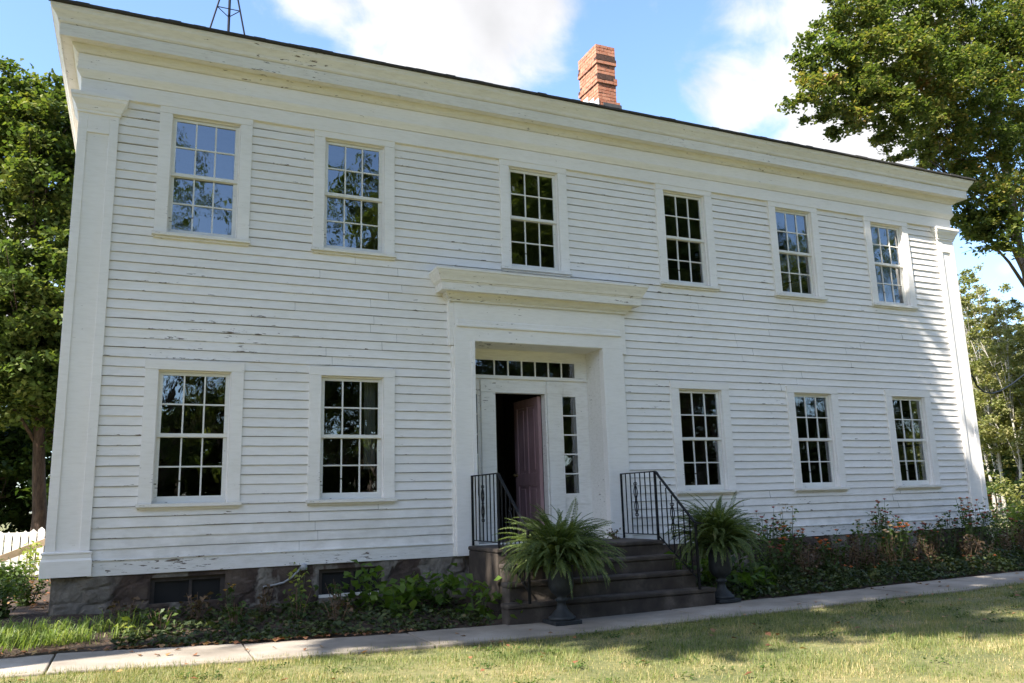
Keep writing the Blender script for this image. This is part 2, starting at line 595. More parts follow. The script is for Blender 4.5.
def np_mesh(name, verts, faces, mat, parent=None, loc=None, smooth=False):
    """verts (n,3); faces (m,k) all the same size"""
    me = bpy.data.meshes.new(name)
    nv, (nf, k) = len(verts), faces.shape
    me.vertices.add(nv)
    me.vertices.foreach_set('co', np.ascontiguousarray(verts, dtype=np.float32).ravel())
    me.loops.add(nf * k)
    me.loops.foreach_set('vertex_index', np.ascontiguousarray(faces, dtype=np.int32).ravel())
    me.polygons.add(nf)
    me.polygons.foreach_set('loop_start', np.arange(0, nf * k, k, dtype=np.int32))
    me.polygons.foreach_set('loop_total', np.full(nf, k, dtype=np.int32))
    me.update(calc_edges=True)
    me.validate()
    me.materials.append(mat)
    if smooth:
        me.polygons.foreach_set('use_smooth', [True] * nf)
    o = bpy.data.objects.new(name, me)
    COL.objects.link(o)
    if parent is not None:
        o.parent = parent
    if loc is not None:
        o.location = loc
    return o


def thing(name, label, cat, loc=(0, 0, 0), group=None):
    o = bpy.data.objects.new(name, None)
    o.empty_display_size = 0.2
    COL.objects.link(o)
    o.location = loc
    return tag(o, label, cat, group)


def tag(o, label, cat, group=None):
    o['label'] = label
    o['category'] = cat
    if group:
        o['group'] = group
    return o


def kind(o, k):
    o['kind'] = k
    return o


def leaves_mesh(cent, size, aspect=0.6, up=0.5, droop=None, gen=None):
    """one folded diamond per leaf, random orientation biased towards facing up"""
    g = gen or rng
    n = len(cent)
    size = np.broadcast_to(size, (n,)) * g.uniform(0.7, 1.3, n)
    nrm = g.normal(size=(n, 3))
    nrm /= np.linalg.norm(nrm, axis=1)[:, None]
    nrm[:, 2] = np.abs(nrm[:, 2]) + up
    nrm /= np.linalg.norm(nrm, axis=1)[:, None]
    d = g.normal(size=(n, 3))
    d[:, 2] -= 0.4
    d -= nrm * np.sum(d * nrm, axis=1)[:, None]
    d /= np.linalg.norm(d, axis=1)[:, None]
    s = np.cross(nrm, d)
    L = size[:, None]
    W = L * aspect / 2
    fold = nrm * L * 0.10
    a = cent - d * L * 0.5
    t = cent + d * L * 0.5 - nrm * L * 0.08
    l = cent - d * L * 0.05 + s * W + fold
    r = cent - d * L * 0.05 - s * W + fold
    v = np.stack([a, l, t, r], 1).reshape(-1, 3)
    f = np.arange(4 * n).reshape(-1, 4)
    return v, f


def lobe_points(lobes, per_area, leaf, sub=10, gen=None, sq=0.8, spread=1.0):
    """points for leaves: every lobe (x,y,z,r) is filled with small clumps kept near its outside"""
    g = gen or rng
    out = []
    for (x, y, z, r) in lobes:
        k = max(4, int(sub * r * r))
        dirs = g.normal(size=(k, 3))
        dirs /= np.linalg.norm(dirs, axis=1)[:, None]
        rad = r * g.uniform(0.25, 1.0, k) ** 0.6
        cc = dirs * rad[:, None]
        cc[:, 2] *= sq
        n = int(per_area * r * r / k) + 1
        cr = g.uniform(0.16, 0.34, k) * (0.55 + 0.25 * r) * spread
        pts = cc[:, None, :] + g.normal(size=(k, n, 3)) * cr[:, None, None] * np.array([0.62, 0.62, 0.36])
        out.append(pts.reshape(-1, 3) + np.array([x, y, z]))
    return np.concatenate(out)


def make_tree(name, label, base, lobes, leaf_mat, bark_mat, trunk_r=0.25, leaf=0.16, per_area=330, sub=10,
              group=None, top=None, cat='tree', limbs=True, up=0.5, aspect=0.65, sq=0.8, lean=0.8, limb_k=0.55, spread=1.0):
    root = thing(name, label, cat, base, group)
    b = Vector(base)
    lob = [(x - b.x, y - b.y, z - b.z, r) for x, y, z, r in lobes]
    cen = np.array([l[:3] for l in lob])
    mid = cen.mean(0)
    tb = MB()
    H = top if top else float(mid[2])
    fork = Vector((mid[0] * 0.3 * lean, mid[1] * 0.3 * lean, H * 0.45))
    bend = lambda t: Vector((math.sin(t * 5 + b.x) * 0.08, math.cos(t * 4 + b.y) * 0.08, 0)) * t
    pts = [Vector((0, 0, -0.3)), Vector((0, 0, 0.25))] + [Vector((fork.x * t * t, fork.y * t * t, fork.z * t)) + bend(t) for t in (0.3, 0.6, 1.0)]
    tip = Vector((mid[0] * lean, mid[1] * lean, H * 1.15))
    for t in (0.35, 0.7, 1.0):
        pts.append(fork.lerp(tip, t) + bend(1 + t))
    rad = [trunk_r * k for k in (1.5, 1.12, 0.95, 0.85, 0.72, 0.5, 0.32, 0.12)]
    tb.tube(pts, rad, 10)
    if limbs:
        for (x, y, z, r) in lob:
            e = Vector((x, y, z))
            if callable(limbs) and not limbs(e):
                continue
            hh = min(max(z * limb_k, fork.z * 0.75), tip.z * 0.92)
            t = (hh - fork.z) / max(0.01, tip.z - fork.z)
            s = fork.lerp(tip, max(0, t)) if t > 0 else Vector((fork.x * hh / fork.z, fork.y * hh / fork.z, hh))
            rr = trunk_r * 0.34
            m1 = s.lerp(e, 0.4) + Vector((0, 0, 0.25))
            tb.tube([s, m1, e], [rr, rr * 0.65, rr * 0.18], 6)
            for _ in range(5):
                q = e + Vector((random.gauss(0, 1), random.gauss(0, 1), random.gauss(0, 0.7))) * r * 0.62
                s2 = m1.lerp(e, random.uniform(0.1, 0.9))
                tb.tube([s2, s2.lerp(q, 0.5) + Vector((0, 0, 0.08)), q], [rr * 0.3, rr * 0.2, rr * 0.06], 4, cap=False)
    tb.build('trunk', bark_mat, root, smooth=True)
    c = lobe_points(lob, per_area, leaf, sub, sq=sq, spread=spread)
    v, f = leaves_mesh(c, leaf, aspect, up)
    np_mesh('crown', v, f, leaf_mat, root)
    return root


# ------------------------------------------------------------------ terrain
def z_walk(x):
    return np.interp(x, [-20, 2, 4, 7, 12, 17, 40], [-.30, -.36, -.44, -.51, -.48, -.43, -.40])


def z_ground(x, y):
    base = z_walk(x)
    rise = np.interp(y, [-1.78, -1.0, -0.1, 30], [0, 0.07, 0.17, 0.2])
    return base + rise + np.interp(np.hypot(x - 5, y), [25, 120, 400], [0, 0.3, 2.0])


def build_ground():
    xs = np.unique(np.concatenate([np.linspace(-1200, -40, 14), np.linspace(-40, 0, 21), np.linspace(0, 20, 101), np.linspace(20, 60, 21), np.linspace(60, 1200, 14)]))
    ys = np.unique(np.concatenate([np.linspace(-1200, -40, 14), np.linspace(-40, -8, 17), np.linspace(-8, 2, 51), np.linspace(2, 40, 20), np.linspace(40, 1200, 14)]))
    X, Y = np.meshgrid(xs, ys)
    Z = z_ground(X, Y) - 0.012
    v = np.stack([X.ravel(), Y.ravel(), Z.ravel()], 1)
    nx = len(xs)
    i, j = np.meshgrid(np.arange(nx - 1), np.arange(len(ys) - 1))
    a = (j * nx + i).ravel()
    kind(np_mesh('lawn', v, np.stack([a, a + 1, a + nx + 1, a + nx], 1), M['ground'], smooth=True), 'structure')
    # planting bed of dark soil between the wall and the walk, and mulch round the near corner
    xs = np.linspace(-6, 24, 151)
    ys = np.linspace(-1.76, 0.2, 22)
    X, Y = np.meshgrid(xs, ys)
    lump = 0.03 * np.sin(X * 7 + Y * 5) * np.sin(X * 3.1 - Y * 9)
    v = np.stack([X.ravel(), Y.ravel(), (z_ground(X, Y) + 0.004 + np.where(Y > -1.65, np.abs(lump), 0)).ravel()], 1)
    nx = len(xs)
    i, j = np.meshgrid(np.arange(nx - 1), np.arange(len(ys) - 1))
    a = (j * nx + i).ravel()
    kind(np_mesh('flower_bed', v, np.stack([a, a + 1, a + nx + 1, a + nx], 1), M['soil'], smooth=True), 'structure')
    xs = np.linspace(-5, 2.15, 40)
    ys = np.linspace(0.2, 7.4, 40)
    X, Y = np.meshgrid(xs, ys)
    v = np.stack([X.ravel(), Y.ravel(), (z_ground(X, Y) + 0.004).ravel()], 1)
    nx = len(xs)
    i, j = np.meshgrid(np.arange(nx - 1), np.arange(len(ys) - 1))
    a = (j * nx + i).ravel()
    kind(np_mesh('mulched_yard', v, np.stack([a, a + 1, a + nx + 1, a + nx], 1), M['soil'], smooth=True), 'structure')
    # sidewalk: slabs with open joints
    w = MB()
    joints = [-9.6, -7.9, -6.2, -4.5, -2.75, -1.0, 0.70, 2.42, 4.13, 5.9, 7.65, 9.4, 11.15, 12.9, 14.6, 16.35, 18.1, 19.85, 21.6, 23.4, 25.2, 27]
    for a, b in zip(joints[:-1], joints[1:]):
        a, b = a + 0.008, b - 0.008
        t0, t1 = random.uniform(-.008, .008), random.uniform(-.008, .008)
        y0, y1 = -2.72 + random.uniform(-.01, .01), -1.72 + random.uniform(-.01, .01)
        za, zb = float(z_walk(a)) + 0.02, float(z_walk(b)) + 0.02
        i = len(w.v)
        w.v += [(a, y0, za - .14), (b, y0, zb - .14), (b, y1, zb - .14), (a, y1, za - .14),
                (a, y0, za + t0), (b, y0, zb + t0), (b, y1, zb + t1), (a, y1, za + t1)]
        for q in ((0, 3, 2, 1), (4, 5, 6, 7), (0, 1, 5, 4), (1, 2, 6, 5), (2, 3, 7, 6), (3, 0, 4, 7)):
            w.f.append(tuple(i + k for k in q))
            w.uv.append(((0, 0.5),) * 4)
    kind(w.build('sidewalk', M['walk'], bevel=0.012), 'structure')


build_ground()

# ------------------------------------------------------------------ the house
HX0, HX1 = 2.117, 18.125      # outer faces of the corner pilasters
HY0, HY1 = -0.06, 9.06
house = thing('farmhouse', 'long white two-storey clapboard farmhouse with peeling paint and a brick chimney', 'house', (10.12, 4.5, 0))
HP = Vector((10.12, 4.5, 0))


def hb(mb, name, mat, parent=None, smooth=False, bevel=0.0):
    """build a house part given in world coordinates"""
    mb.v = [(x - HP.x, y - HP.y, z - HP.z) for x, y, z in mb.v]
    return mb.build(name, mat, parent or house, smooth, bevel)


UP_X = [3.645, 5.665, 8.532, 11.43, 13.89, 16.27]
LO_X = [3.645, 5.665, 11.48, 13.93, 16.31]
UP_Z, LO_Z = 5.318, 1.878
GW, GH = 0.3726, 0.752            # half size of the glazed area
HW, ZB, ZT = 0.432, -GH - 0.085, GH + 0.06
SIDE_WIN = (1.45, 1.878)          # window in the right end wall (y, z)


def openings_front():
    o = [(x - HW, x + HW, UP_Z + ZB, UP_Z + ZT) for x in UP_X]
    o += [(x - HW, x + HW, LO_Z + ZB, LO_Z + ZT) for x in LO_X]
    o.append((7.20, 9.90, -1.0, 3.95))
    return o


def spans(x0, x1, z0, z1, ops):
    res = [(x0, x1)]
    for a, b, c, d in ops:
        if d <= z0 + 1e-6 or c >= z1 - 1e-6:
            continue
        nr = []
        for s, e in res:
            if b <= s or a >= e:
                nr.append((s, e))
                continue
            if a > s:
                nr.append((s, a))
            if b < e:
                nr.append((b, e))
        res = nr
    return res


def clapboards(mb, x0, x1, z0, z1, ops, place):
    """rows of lapped boards; place(x, depth_out, z) gives the world point"""
    n = round((z1 - z0) / 0.1215)
    h = (z1 - z0) / n
    for i in range(n):
        za, zb = z0 + i * h, z0 + (i + 1) * h
        for s, e in spans(x0, x1, za, zb, ops):
            cuts = [s]
            while e - cuts[-1] > 4.4:
                cuts.append(cuts[-1] + random.uniform(2.2, 4.0))
            cuts.append(e)
            for a, b in zip(cuts[:-1], cuts[1:]):
                b2 = b - (0.003 if b < e else 0)
                m = max(1, int((b2 - a) / 0.45))
                gap = 0.0042 + random.uniform(0, 0.003)
                out = 0.022 + random.uniform(-.003, .005)
                u0 = random.uniform(0, 50)
                base = len(mb.v)
                for k in range(m + 1):
                    x = a + (b2 - a) * k / m
                    dz = random.gauss(0, 0.0016)
                    dy = random.gauss(0, 0.0012)
                    mb.v += [place(x, 0.0, za + gap + dz), place(x, out + dy, za + gap + dz), place(x, 0.004, zb + 0.001 + dz * .3)]
                for k in range(m):
                    p = base + 3 * k
                    mb.f.append((p, p + 3, p + 4, p + 1))
                    mb.uv.append(((u0, 0),) * 4)
                    mb.f.append((p + 1, p + 4, p + 5, p + 2))
                    mb.uv.append(((u0 + k, 0), (u0 + k + 1, 0), (u0 + k + 1, 1), (u0 + k, 1)))


SZ0, SZ1 = 0.40, 6.24
OPS = openings_front()
sd = MB()
clapboards(sd, HX0 + 0.44, HX1 - 0.43, SZ0, SZ1, OPS, lambda x, d, z: (x, -d, z))
side_ops = [(SIDE_WIN[0] - HW, SIDE_WIN[0] + HW, SIDE_WIN[1] + ZB, SIDE_WIN[1] + ZT)]
clapboards(sd, HY0 + 0.44, HY1 - 0.44, SZ0, SZ1, [], lambda x, d, z: (HX0 + 0.06 - d, x, z))
clapboards(sd, HY0 + 0.44, HY1 - 0.44, SZ0, SZ1, side_ops, lambda x, d, z: (HX1 - 0.06 + d, x, z))
clapboards(sd, HX0 + 0.44, HX1 - 0.44, SZ0, SZ1, [], lambda x, d, z: (x, HY1 - 0.06 + d, z))
hb(sd, 'clapboard_siding', M['siding'])

# sheathing behind the boards (coloured dark to draw the lap shadow lines), with the same openings
bk = MB()
zs = sorted({0.2, 6.3, *[v for o in OPS for v in o[2:] if 0.2 < v < 6.3]})
for a, b in zip(zs[:-1], zs[1:]):
    for s, e in spans(HX0 + 0.1, HX1 - 0.1, a, b, OPS):
        bk.quad((s, 0.012, a), (e, 0.012, a), (e, 0.012, b), (s, 0.012, b))
for s, e, a, b in ((HY0 + .1, 1.45 - HW, .2, 6.3), (1.45 + HW, HY1 - .1, .2, 6.3), (1.45 - HW, 1.45 + HW, .2, 1.878 + ZB), (1.45 - HW, 1.45 + HW, 1.878 + ZT, 6.3)):
    bk.quad((HX1 - .075, s, a), (HX1 - .075, e, a), (HX1 - .075, e, b), (HX1 - .075, s, b))
bk.quad((HX0 + .075, HY0 + .1, .2), (HX0 + .075, HY1 - .1, .2), (HX0 + .075, HY1 - .1, 6.3), (HX0 + .075, HY0 + .1, 6.3))
bk.quad((HX0 + .1, HY1 - .075, .2), (HX1 - .1, HY1 - .075, .2), (HX1 - .1, HY1 - .075, 6.3), (HX0 + .1, HY1 - .075, 6.3))
hb(bk, 'lap_shade_sheathing', M['backing'])

# rooms behind the panes
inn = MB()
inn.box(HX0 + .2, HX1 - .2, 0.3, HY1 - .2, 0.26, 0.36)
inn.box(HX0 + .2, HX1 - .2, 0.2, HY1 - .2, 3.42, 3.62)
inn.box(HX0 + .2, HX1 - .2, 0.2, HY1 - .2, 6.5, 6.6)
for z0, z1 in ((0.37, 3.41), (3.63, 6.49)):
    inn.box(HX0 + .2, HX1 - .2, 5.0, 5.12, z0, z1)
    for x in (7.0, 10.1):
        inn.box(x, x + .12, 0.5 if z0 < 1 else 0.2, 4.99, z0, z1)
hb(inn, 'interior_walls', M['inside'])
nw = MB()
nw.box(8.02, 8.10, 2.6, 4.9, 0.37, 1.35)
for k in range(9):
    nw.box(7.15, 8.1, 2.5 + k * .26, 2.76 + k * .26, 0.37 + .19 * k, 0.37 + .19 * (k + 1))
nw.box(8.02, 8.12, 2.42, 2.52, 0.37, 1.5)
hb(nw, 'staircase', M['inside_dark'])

# skirt board under the siding, with a drip cap
sk = MB()
for (a, b) in ((HX0 + .45, 7.13), (9.98, HX1 - .44)):
    sk.box(a, b, -0.034, 0.0, 0.222, 0.392)
    sk.box(a, b, -0.052, 0.0, 0.393, 0.408)
sk.box(HX0 + .026, HX0 + .06, HY0 + .45, HY1 - .45, .222, .392)
sk.box(HX1 - .06, HX1 - .026, HY0 + .45, HY1 - .45, .222, .392)
hb(sk, 'skirt_board', M['skirt'], bevel=.003)


def pilaster(x0, x1, y0, y1, out_x, out_y):
    """corner pilaster with a sunk panel on the front, moulded capital and plinth; out_x is -1/1, out_y -1/1"""
    p = MB()
    w = 0.105
    zb, zt = 0.50, 5.985
    yf = y0 if out_y < 0 else y1
    yi = yf - out_y * 0.022
    ylo, yhi = (yi, y1) if out_y < 0 else (y0, yi)
    p.box(x0 + .001, x1 - .001, min(ylo, yhi), max(ylo, yhi), zb, zt)
    def fr(a, b, c, d):
        lo, hi = sorted((yf, yi))
        p.box(a, b, lo, hi, c, d)
    fr(x0, x0 + w, zb, zt)
    fr(x1 - w, x1, zb, zt)
    fr(x0 + w, x1 - w, zt - .28, zt)
    fr(x0 + w, x1 - w, zb, zb + .03)
    # plinth
    p.sweep([(0.0, .235), (.035, .235), (.035, .415), (.022, .44), (.022, .49), (.034, .495), (.034, .512), (0, .518)], x0, x1, y0, y1)
    # capital
    p.sweep([(0.0, 5.955), (.02, 5.96), (.02, 5.99), (.03, 6.0), (.045, 6.05), (.085, 6.115), (.088, 6.15), (.10, 6.155), (.10, 6.205), (0.0, 6.22)], x0, x1, y0, y1)
    hb(p, 'pilaster', M['trim'], bevel=.003)


pilaster(HX0, HX0 + .46, HY0, HY0 + .46, -1, -1)
pilaster(HX1 - .45, HX1, HY0, HY0 + .46, 1, -1)
pilaster(HX0, HX0 + .46, HY1 - .46, HY1, -1, 1)
pilaster(HX1 - .45, HX1, HY1 - .46, HY1, 1, 1)

# entablature: architrave, sloped moulding, frieze; then the cornice
en = MB()
en.sweep([(-.10, 6.222), (0, 6.222), (0, 6.425), (-.01, 6.426), (-.01, 6.433), (.012, 6.435), (.02, 6.455), (.05, 6.50), (.062, 6.53), (.062, 6.545), (.05, 6.548), (.05, 6.735),
          (.055, 6.74)], HX0, HX1, HY0, HY1)
hb(en, 'frieze', M['trim'])
co = MB()
co.sweep([(.05, 6.735), (.042, 6.737), (.042, 6.743), (.075, 6.745), (.08, 6.752), (.105, 6.775), (.125, 6.815), (.13, 6.838), (.235, 6.842), (.235, 6.852), (.25, 6.852), (.25, 6.83), (.262, 6.83), (.262, 6.985), (.25, 6.987), (.25, 6.996), (.272, 6.998), (.275, 7.008),
          (.285, 7.01), (.295, 7.05), (.325, 7.095), (.355, 7.13), (.365, 7.165), (.375, 7.168), (.375, 7.195), (.1, 7.20)], HX0, HX1, HY0, HY1)
hb(co, 'cornice', M['trim_worn'])

# gable roof with a thick dark shingle edge, pediment walls at the ends
rf = MB()
ex0, ex1, ey0, ey1 = HX0 - .40, HX1 + .40, HY0 - .40, HY1 + .40
ym = (ey0 + ey1) / 2
ZE, SL = 7.200, 0.55
zr = ZE + SL * (ym - ey0)
for k in range(110):
    a = ex0 + (ex1 - ex0) * k / 110
    b = ex0 + (ex1 - ex0) * (k + 1) / 110
    j = random.uniform(-.008, .012)
    rf.box(a, b, ey0 - .012 - abs(j), ey0 + .05, ZE + .002, ZE + .03 + j * .4)
th = .04
for s, ya in ((1, ey0 + .02), (-1, ey1)):
    i = len(rf.v)
    rf.v += [(ex0, ya, ZE), (ex1, ya, ZE), (ex1, ym, zr), (ex0, ym, zr), (ex0, ya, ZE + th), (ex1, ya, ZE + th), (ex1, ym, zr + th), (ex0, ym, zr + th)]
    for q in ((0, 3, 2, 1), (4, 5, 6, 7), (0, 1, 5, 4), (1, 2, 6, 5), (3, 0, 4, 7)):
        rf.f.append(tuple(i + t for t in q))
        rf.uv.append(((0, 0.5),) * 4)
roof = hb(rf, 'roof', M['roof'])
for x in (HX0 + .06, HX1 - .06):
    pd = MB()
    i = len(pd.v)
    pd.v += [(x, HY0, 7.19), (x, HY1, 7.19), (x, ym, zr - .2)]
    pd.f.append((i, i + 1, i + 2))
    pd.uv.append(((0, 0.5),) * 3)
    hb(pd, 'pediment', M['trim'])


# chimney laid brick by brick
def chimney():
    x0, x1, y0, y1 = 11.68, 12.13, 3.0, 3.78
    ch = MB()
    dark_bands = {}
    mo = MB()
    z = 8.75
    course = 0.076
    zt = 10.80
    n = int((zt - z) / course)
    for c in range(n):
        za = z + c * course
        f = za - z
        top = n - 1 - c
        wx1 = x1 + (0.09 if top > 16 else 0.0)
        d = 0.0
        if top in (4, 5):
            d = 0.028
        if top in (10, 11):
            d = 0.03
        if top in (0, 1, 2, 3):
            d = 0.012
        a0, a1, b0, b1 = x0 - d, wx1 + d, y0 - d, y1 + d
        mo.box(a0 + .012, a1 - .012, b0 + .012, b1 - .012, za, za + course)
        L, D = 0.205, 0.09
        for side in range(4):
            length = (a1 - a0) if side in (0, 2) else (b1 - b0)
            off = -(0.105 if c % 2 else 0.0)
            p = off
            while p < length - 0.02:
                s, e = max(0, p), min(length, p + L - 0.011)
                p += L
                if e - s < 0.03:
                    continue
                j = random.uniform(-.004, .004)
                q = dark_bands.setdefault((top // 6, side), MB()) if (top in (3, 4, 9, 10) and side in (0, 2)) else ch  # darker bricks in bands at the corbels, front and back faces only
                if side == 0:
                    q.box(a0 + s, a0 + e, b0 + j, b0 + D, za + .005, za + course - .006)
                elif side == 2:
                    q.box(a0 + s, a0 + e, b1 - D, b1 + j, za + .005, za + course - .006)
                elif side == 1:
                    q.box(a1 - D, a1 + j, b0 + .003 + s, b0 - .003 + e, za + .004, za + course - .007)
                else:
                    q.box(a0 + j, a0 + D, b0 + .003 + s, b0 - .003 + e, za + .004, za + course - .007)
    o = hb(ch, 'chimney', M['brick'])
    for q in dark_bands.values():
        hb(q, 'dark_course', M['dark_brick'], None).parent = o
    hb(mo, 'mortar_core', M['mortar'], None).parent = o
    fl = MB()
    for y_a, y_b in ((3.0, 3.2), (3.2, 3.45), (3.45, 3.7)):
        zz = ZE + SL * (y_a - ey0)
        fl.box(x0 - .016, x0 - .006, y_a - .02, y_b, zz, zz + .33)
    hb(fl, 'flashing', M['flash_white'], None).parent = o
    fl = MB()
    fl.box(x0 + .1, x1 + .11, 2.975, 2.99, 8.9, 9.36)
    hb(fl, 'flashing', M['flash_dark'], None).parent = o


chimney()

# foundation, with cellar window openings left of the steps
CW = [(3.25, 4.10, -.165, .165), (5.25, 6.09, -.20, .15)]
fd = MB()
fx0, fx1 = HX0 + .085, HX1 - .085
cur = fx0
for a, b, c, d in CW + [(fx1, fx1, 0, 0)]:
    fd.box(cur, a, 0.0, 0.32, -1.0, .219)
    if b > a:
        fd.box(a, b, 0.0, 0.32, -1.0, c)
        fd.box(a, b, 0.0, 0.32, d, .219)
    cur = b
fd.box(fx0, fx0 + .3, 0.321, HY1 - .06, -1, .219)
fd.box(fx1 - .3, fx1, 0.321, HY1 - .06, -1, .219)
fd.box(fx0 + .3, fx1 - .3, HY1 - .36, HY1 - .06, -1, .219)
def rough_face(a, b, z0, z1):
    nx, nz = max(2, int((b - a) / .028)), max(2, int((z1 - z0) / .028))
    g = np.random.default_rng(int(a * 100))
    # coarse stones: nearest of jittered centres decides the relief
    cx = np.stack([g.uniform(a, b, int((b - a) * 14) + 3), g.uniform(z0, z1, int((b - a) * 14) + 3)], 1)
    hs = g.uniform(.004, .035, len(cx))
    X, Z = np.meshgrid(np.linspace(a, b, nx + 1), np.linspace(z0, z1, nz + 1))
    d = np.hypot(X[..., None] - cx[:, 0], (Z[..., None] - cx[:, 1]) * 1.5)
    o = np.argsort(d, axis=2)
    d1 = np.take_along_axis(d, o[..., :1], 2)[..., 0]
    d2 = np.take_along_axis(d, o[..., 1:2], 2)[..., 0]
    rel = hs[o[..., 0]] * np.clip((d2 - d1) / .07, 0, 1) + g.uniform(0, .005, X.shape)
    edge = np.minimum.reduce([(X - a) / .03, (b - X) / .03, np.ones_like(X)])
    Y = -.003 - rel * np.clip(edge, 0, 1)
    base = len(fd.v)
    fd.v += [tuple(p) for p in np.stack([X.ravel(), Y.ravel(), Z.ravel()], 1)]
    for j in range(nz):
        for i in range(nx):
            k = base + j * (nx + 1) + i
            fd.f.append((k, k + 1, k + nx + 2, k + nx + 1))
            fd.uv.append(((0, .5),) * 4)


rough_face(fx0 + .02, CW[0][0], -.6, .215)
rough_face(CW[0][1], CW[1][0], -.6, .215)
rough_face(CW[1][1], 7.28, -.6, .215)
rough_face(9.9, fx1, -.6, .215)
for a, b, c, d in CW:
    rough_face(a, b, -.6, c - .01)
fo = hb(fd, 'foundation', M['foundation'])
for a, b, c, d in CW:
    cw = MB()
    cw.box(a, b, 0.05, .10, d - .05, d)
    cw.box(a, a + .05, 0.05, .10, c, d - .05)
    cw.box(b - .05, b, 0.05, .10, c, d - .05)
    mid = (a + b) / 2 + .03
    cw.box(mid - .018, mid + .018, .055, .10, c, d - .05)
    cwo = hb(cw, 'cellar_window', mat_plain('grey_weathered_wood', (.06, .048, .04), .9, .3, 10) if a < 4 else M['inside_dark'])
    pn = MB()
    pn.quad((a, .085, c), (b, .085, c), (b, .085, d), (a, .085, d))
    hb(pn, 'pane', mat_plain('cellar_darkness', (.010, .009, .008), .8), None).parent = cwo  # opaque near-black sheet painted as the darkness of the cellar behind
    si = MB()
    si.box(a, b, -.012, .06, c - .004, c + .03)
    hb(si, 'sill', M['trim_worn'] if a > 4 else M['foundation'], None).parent = cwo


def make_window(seed, loc, rotz=0.0):
    g = random.Random(seed)
    w = MB()
    cw = 0.155
    # casing boards and jamb
    w.box(-HW - cw, -HW, -.046, .02, ZB, ZT)
    w.box(HW, HW + cw, -.046, .02, ZB, ZT)
    w.box(-HW - cw - .004, HW + cw + .004, -.050, .02, ZT + .001, ZT + .122)
    w.box(-HW - .02, -HW + .002, .021, .15, ZB, ZT)
    w.box(HW - .002, HW + .02, .021, .15, ZB, ZT)
    w.box(-HW - .02, HW + .02, .021, .15, ZT - .003, ZT + .02)
    # stop beads
    for s in (-1, 1):
        w.box(min(s * (HW - .014), s * HW), max(s * (HW - .014), s * HW), .005, .026, ZB + .03, ZT - .02)
    w.box(-HW, HW, .002, .027, ZT - .02, ZT - .0005)
    o = w.build('window', M['trim'], house, bevel=.003)
    o.location = (loc[0] - HP.x, loc[1] - HP.y, loc[2] - HP.z)
    o.rotation_euler.z = rotz
    s = MB()
    s.box(-HW - cw - .02, HW + cw + .02, -.085, .16, ZB - .046, ZB - .001)
    s.box(-HW - cw, HW + cw, -.046, .0, ZB - .075, ZB - .047)
    s.build('sill', M['trim_worn'], o, bevel=.004)
    mu = 0.0095
    for top in (True, False):
        q = MB()
        ya, yb = (.030, .062) if top else (.066, .10)
        z0, z1 = (0.022, GH) if top else (-GH, -.028)
        zlo, zhi = (-.024, ZT - .021) if top else (ZB + .001, .018)
        q.box(-HW + .003, -GW, ya, yb, zlo, zhi)
        q.box(GW, HW - .003, ya, yb, zlo, zhi)
        q.box(-GW, GW, ya, yb, z1, zhi)
        q.box(-GW, GW, ya, yb, zlo, z0)
        for k in (1, 2):
            x = -GW + 2 * GW * k / 3
            q.box(x - mu, x + mu, ya + .002, yb - .008, z0, z1)
        zm = (z0 + z1) / 2
        for k in range(3):
            xa = -GW + 2 * GW * k / 3 + (mu if k else 0)
            xb = -GW + 2 * GW * (k + 1) / 3 - (mu if k < 2 else 0)
            q.box(xa, xb, ya + .003, yb - .009, zm - mu, zm + mu)
        so = q.build('sash', M['sash'], o, bevel=.002)
        p = MB()
        yp = ya + .018
        for k in range(3):
            for z_a, z_b in ((z0, zm), (zm, z1)):
                xa, xb = -GW + 2 * GW * k / 3, -GW + 2 * GW * (k + 1) / 3
                t = [g.gauss(0, .0011) for _ in range(3)]
                p.quad((xa, yp + t[0] - t[1], z_a), (xb, yp + t[0] + t[1], z_a), (xb, yp + t[0] + t[1] + t[2], z_b), (xa, yp + t[0] - t[1] + t[2], z_b))
        p.build('pane', M['glass'], o)
    return o


sd_ = 0
for x in UP_X:
    sd_ += 1
    make_window(sd_, (x, 0, UP_Z))
for x in LO_X:
    sd_ += 1
    make_window(sd_, (x, 0, LO_Z))
make_window(99, (HX1 - .06, SIDE_WIN[0], SIDE_WIN[1]), math.pi / 2)

# curtains and a chair back or two behind the lower panes
cu = MB()
for cx, z0, z1, w in ((5.665, 1.14, 2.6, .1), ):
    for k in range(8):
        xa = cx + .22 + k * .02
        cu.quad((xa, .22 + .012 * (k % 2), z0 + .3), (xa + .02, .22 + .012 * ((k + 1) % 2), z0 + .3), (xa + .02, .22 + .012 * ((k + 1) % 2), z1 + .1), (xa, .22 + .012 * (k % 2), z1 + .1))
hb(cu, 'curtain', mat_plain('dim_linen', (.35, .34, .32), .9))


# ---- entrance: surround, recess, transom, sidelights, door
JX0, JX1 = 7.44, 9.61        # clear opening
OX0, OX1 = 7.13, 9.98
ZH = 3.275
es = MB()
for a, b in ((OX0, JX0), (JX1, OX1)):
    es.box(a, b, -.095, .02, .225, ZH)
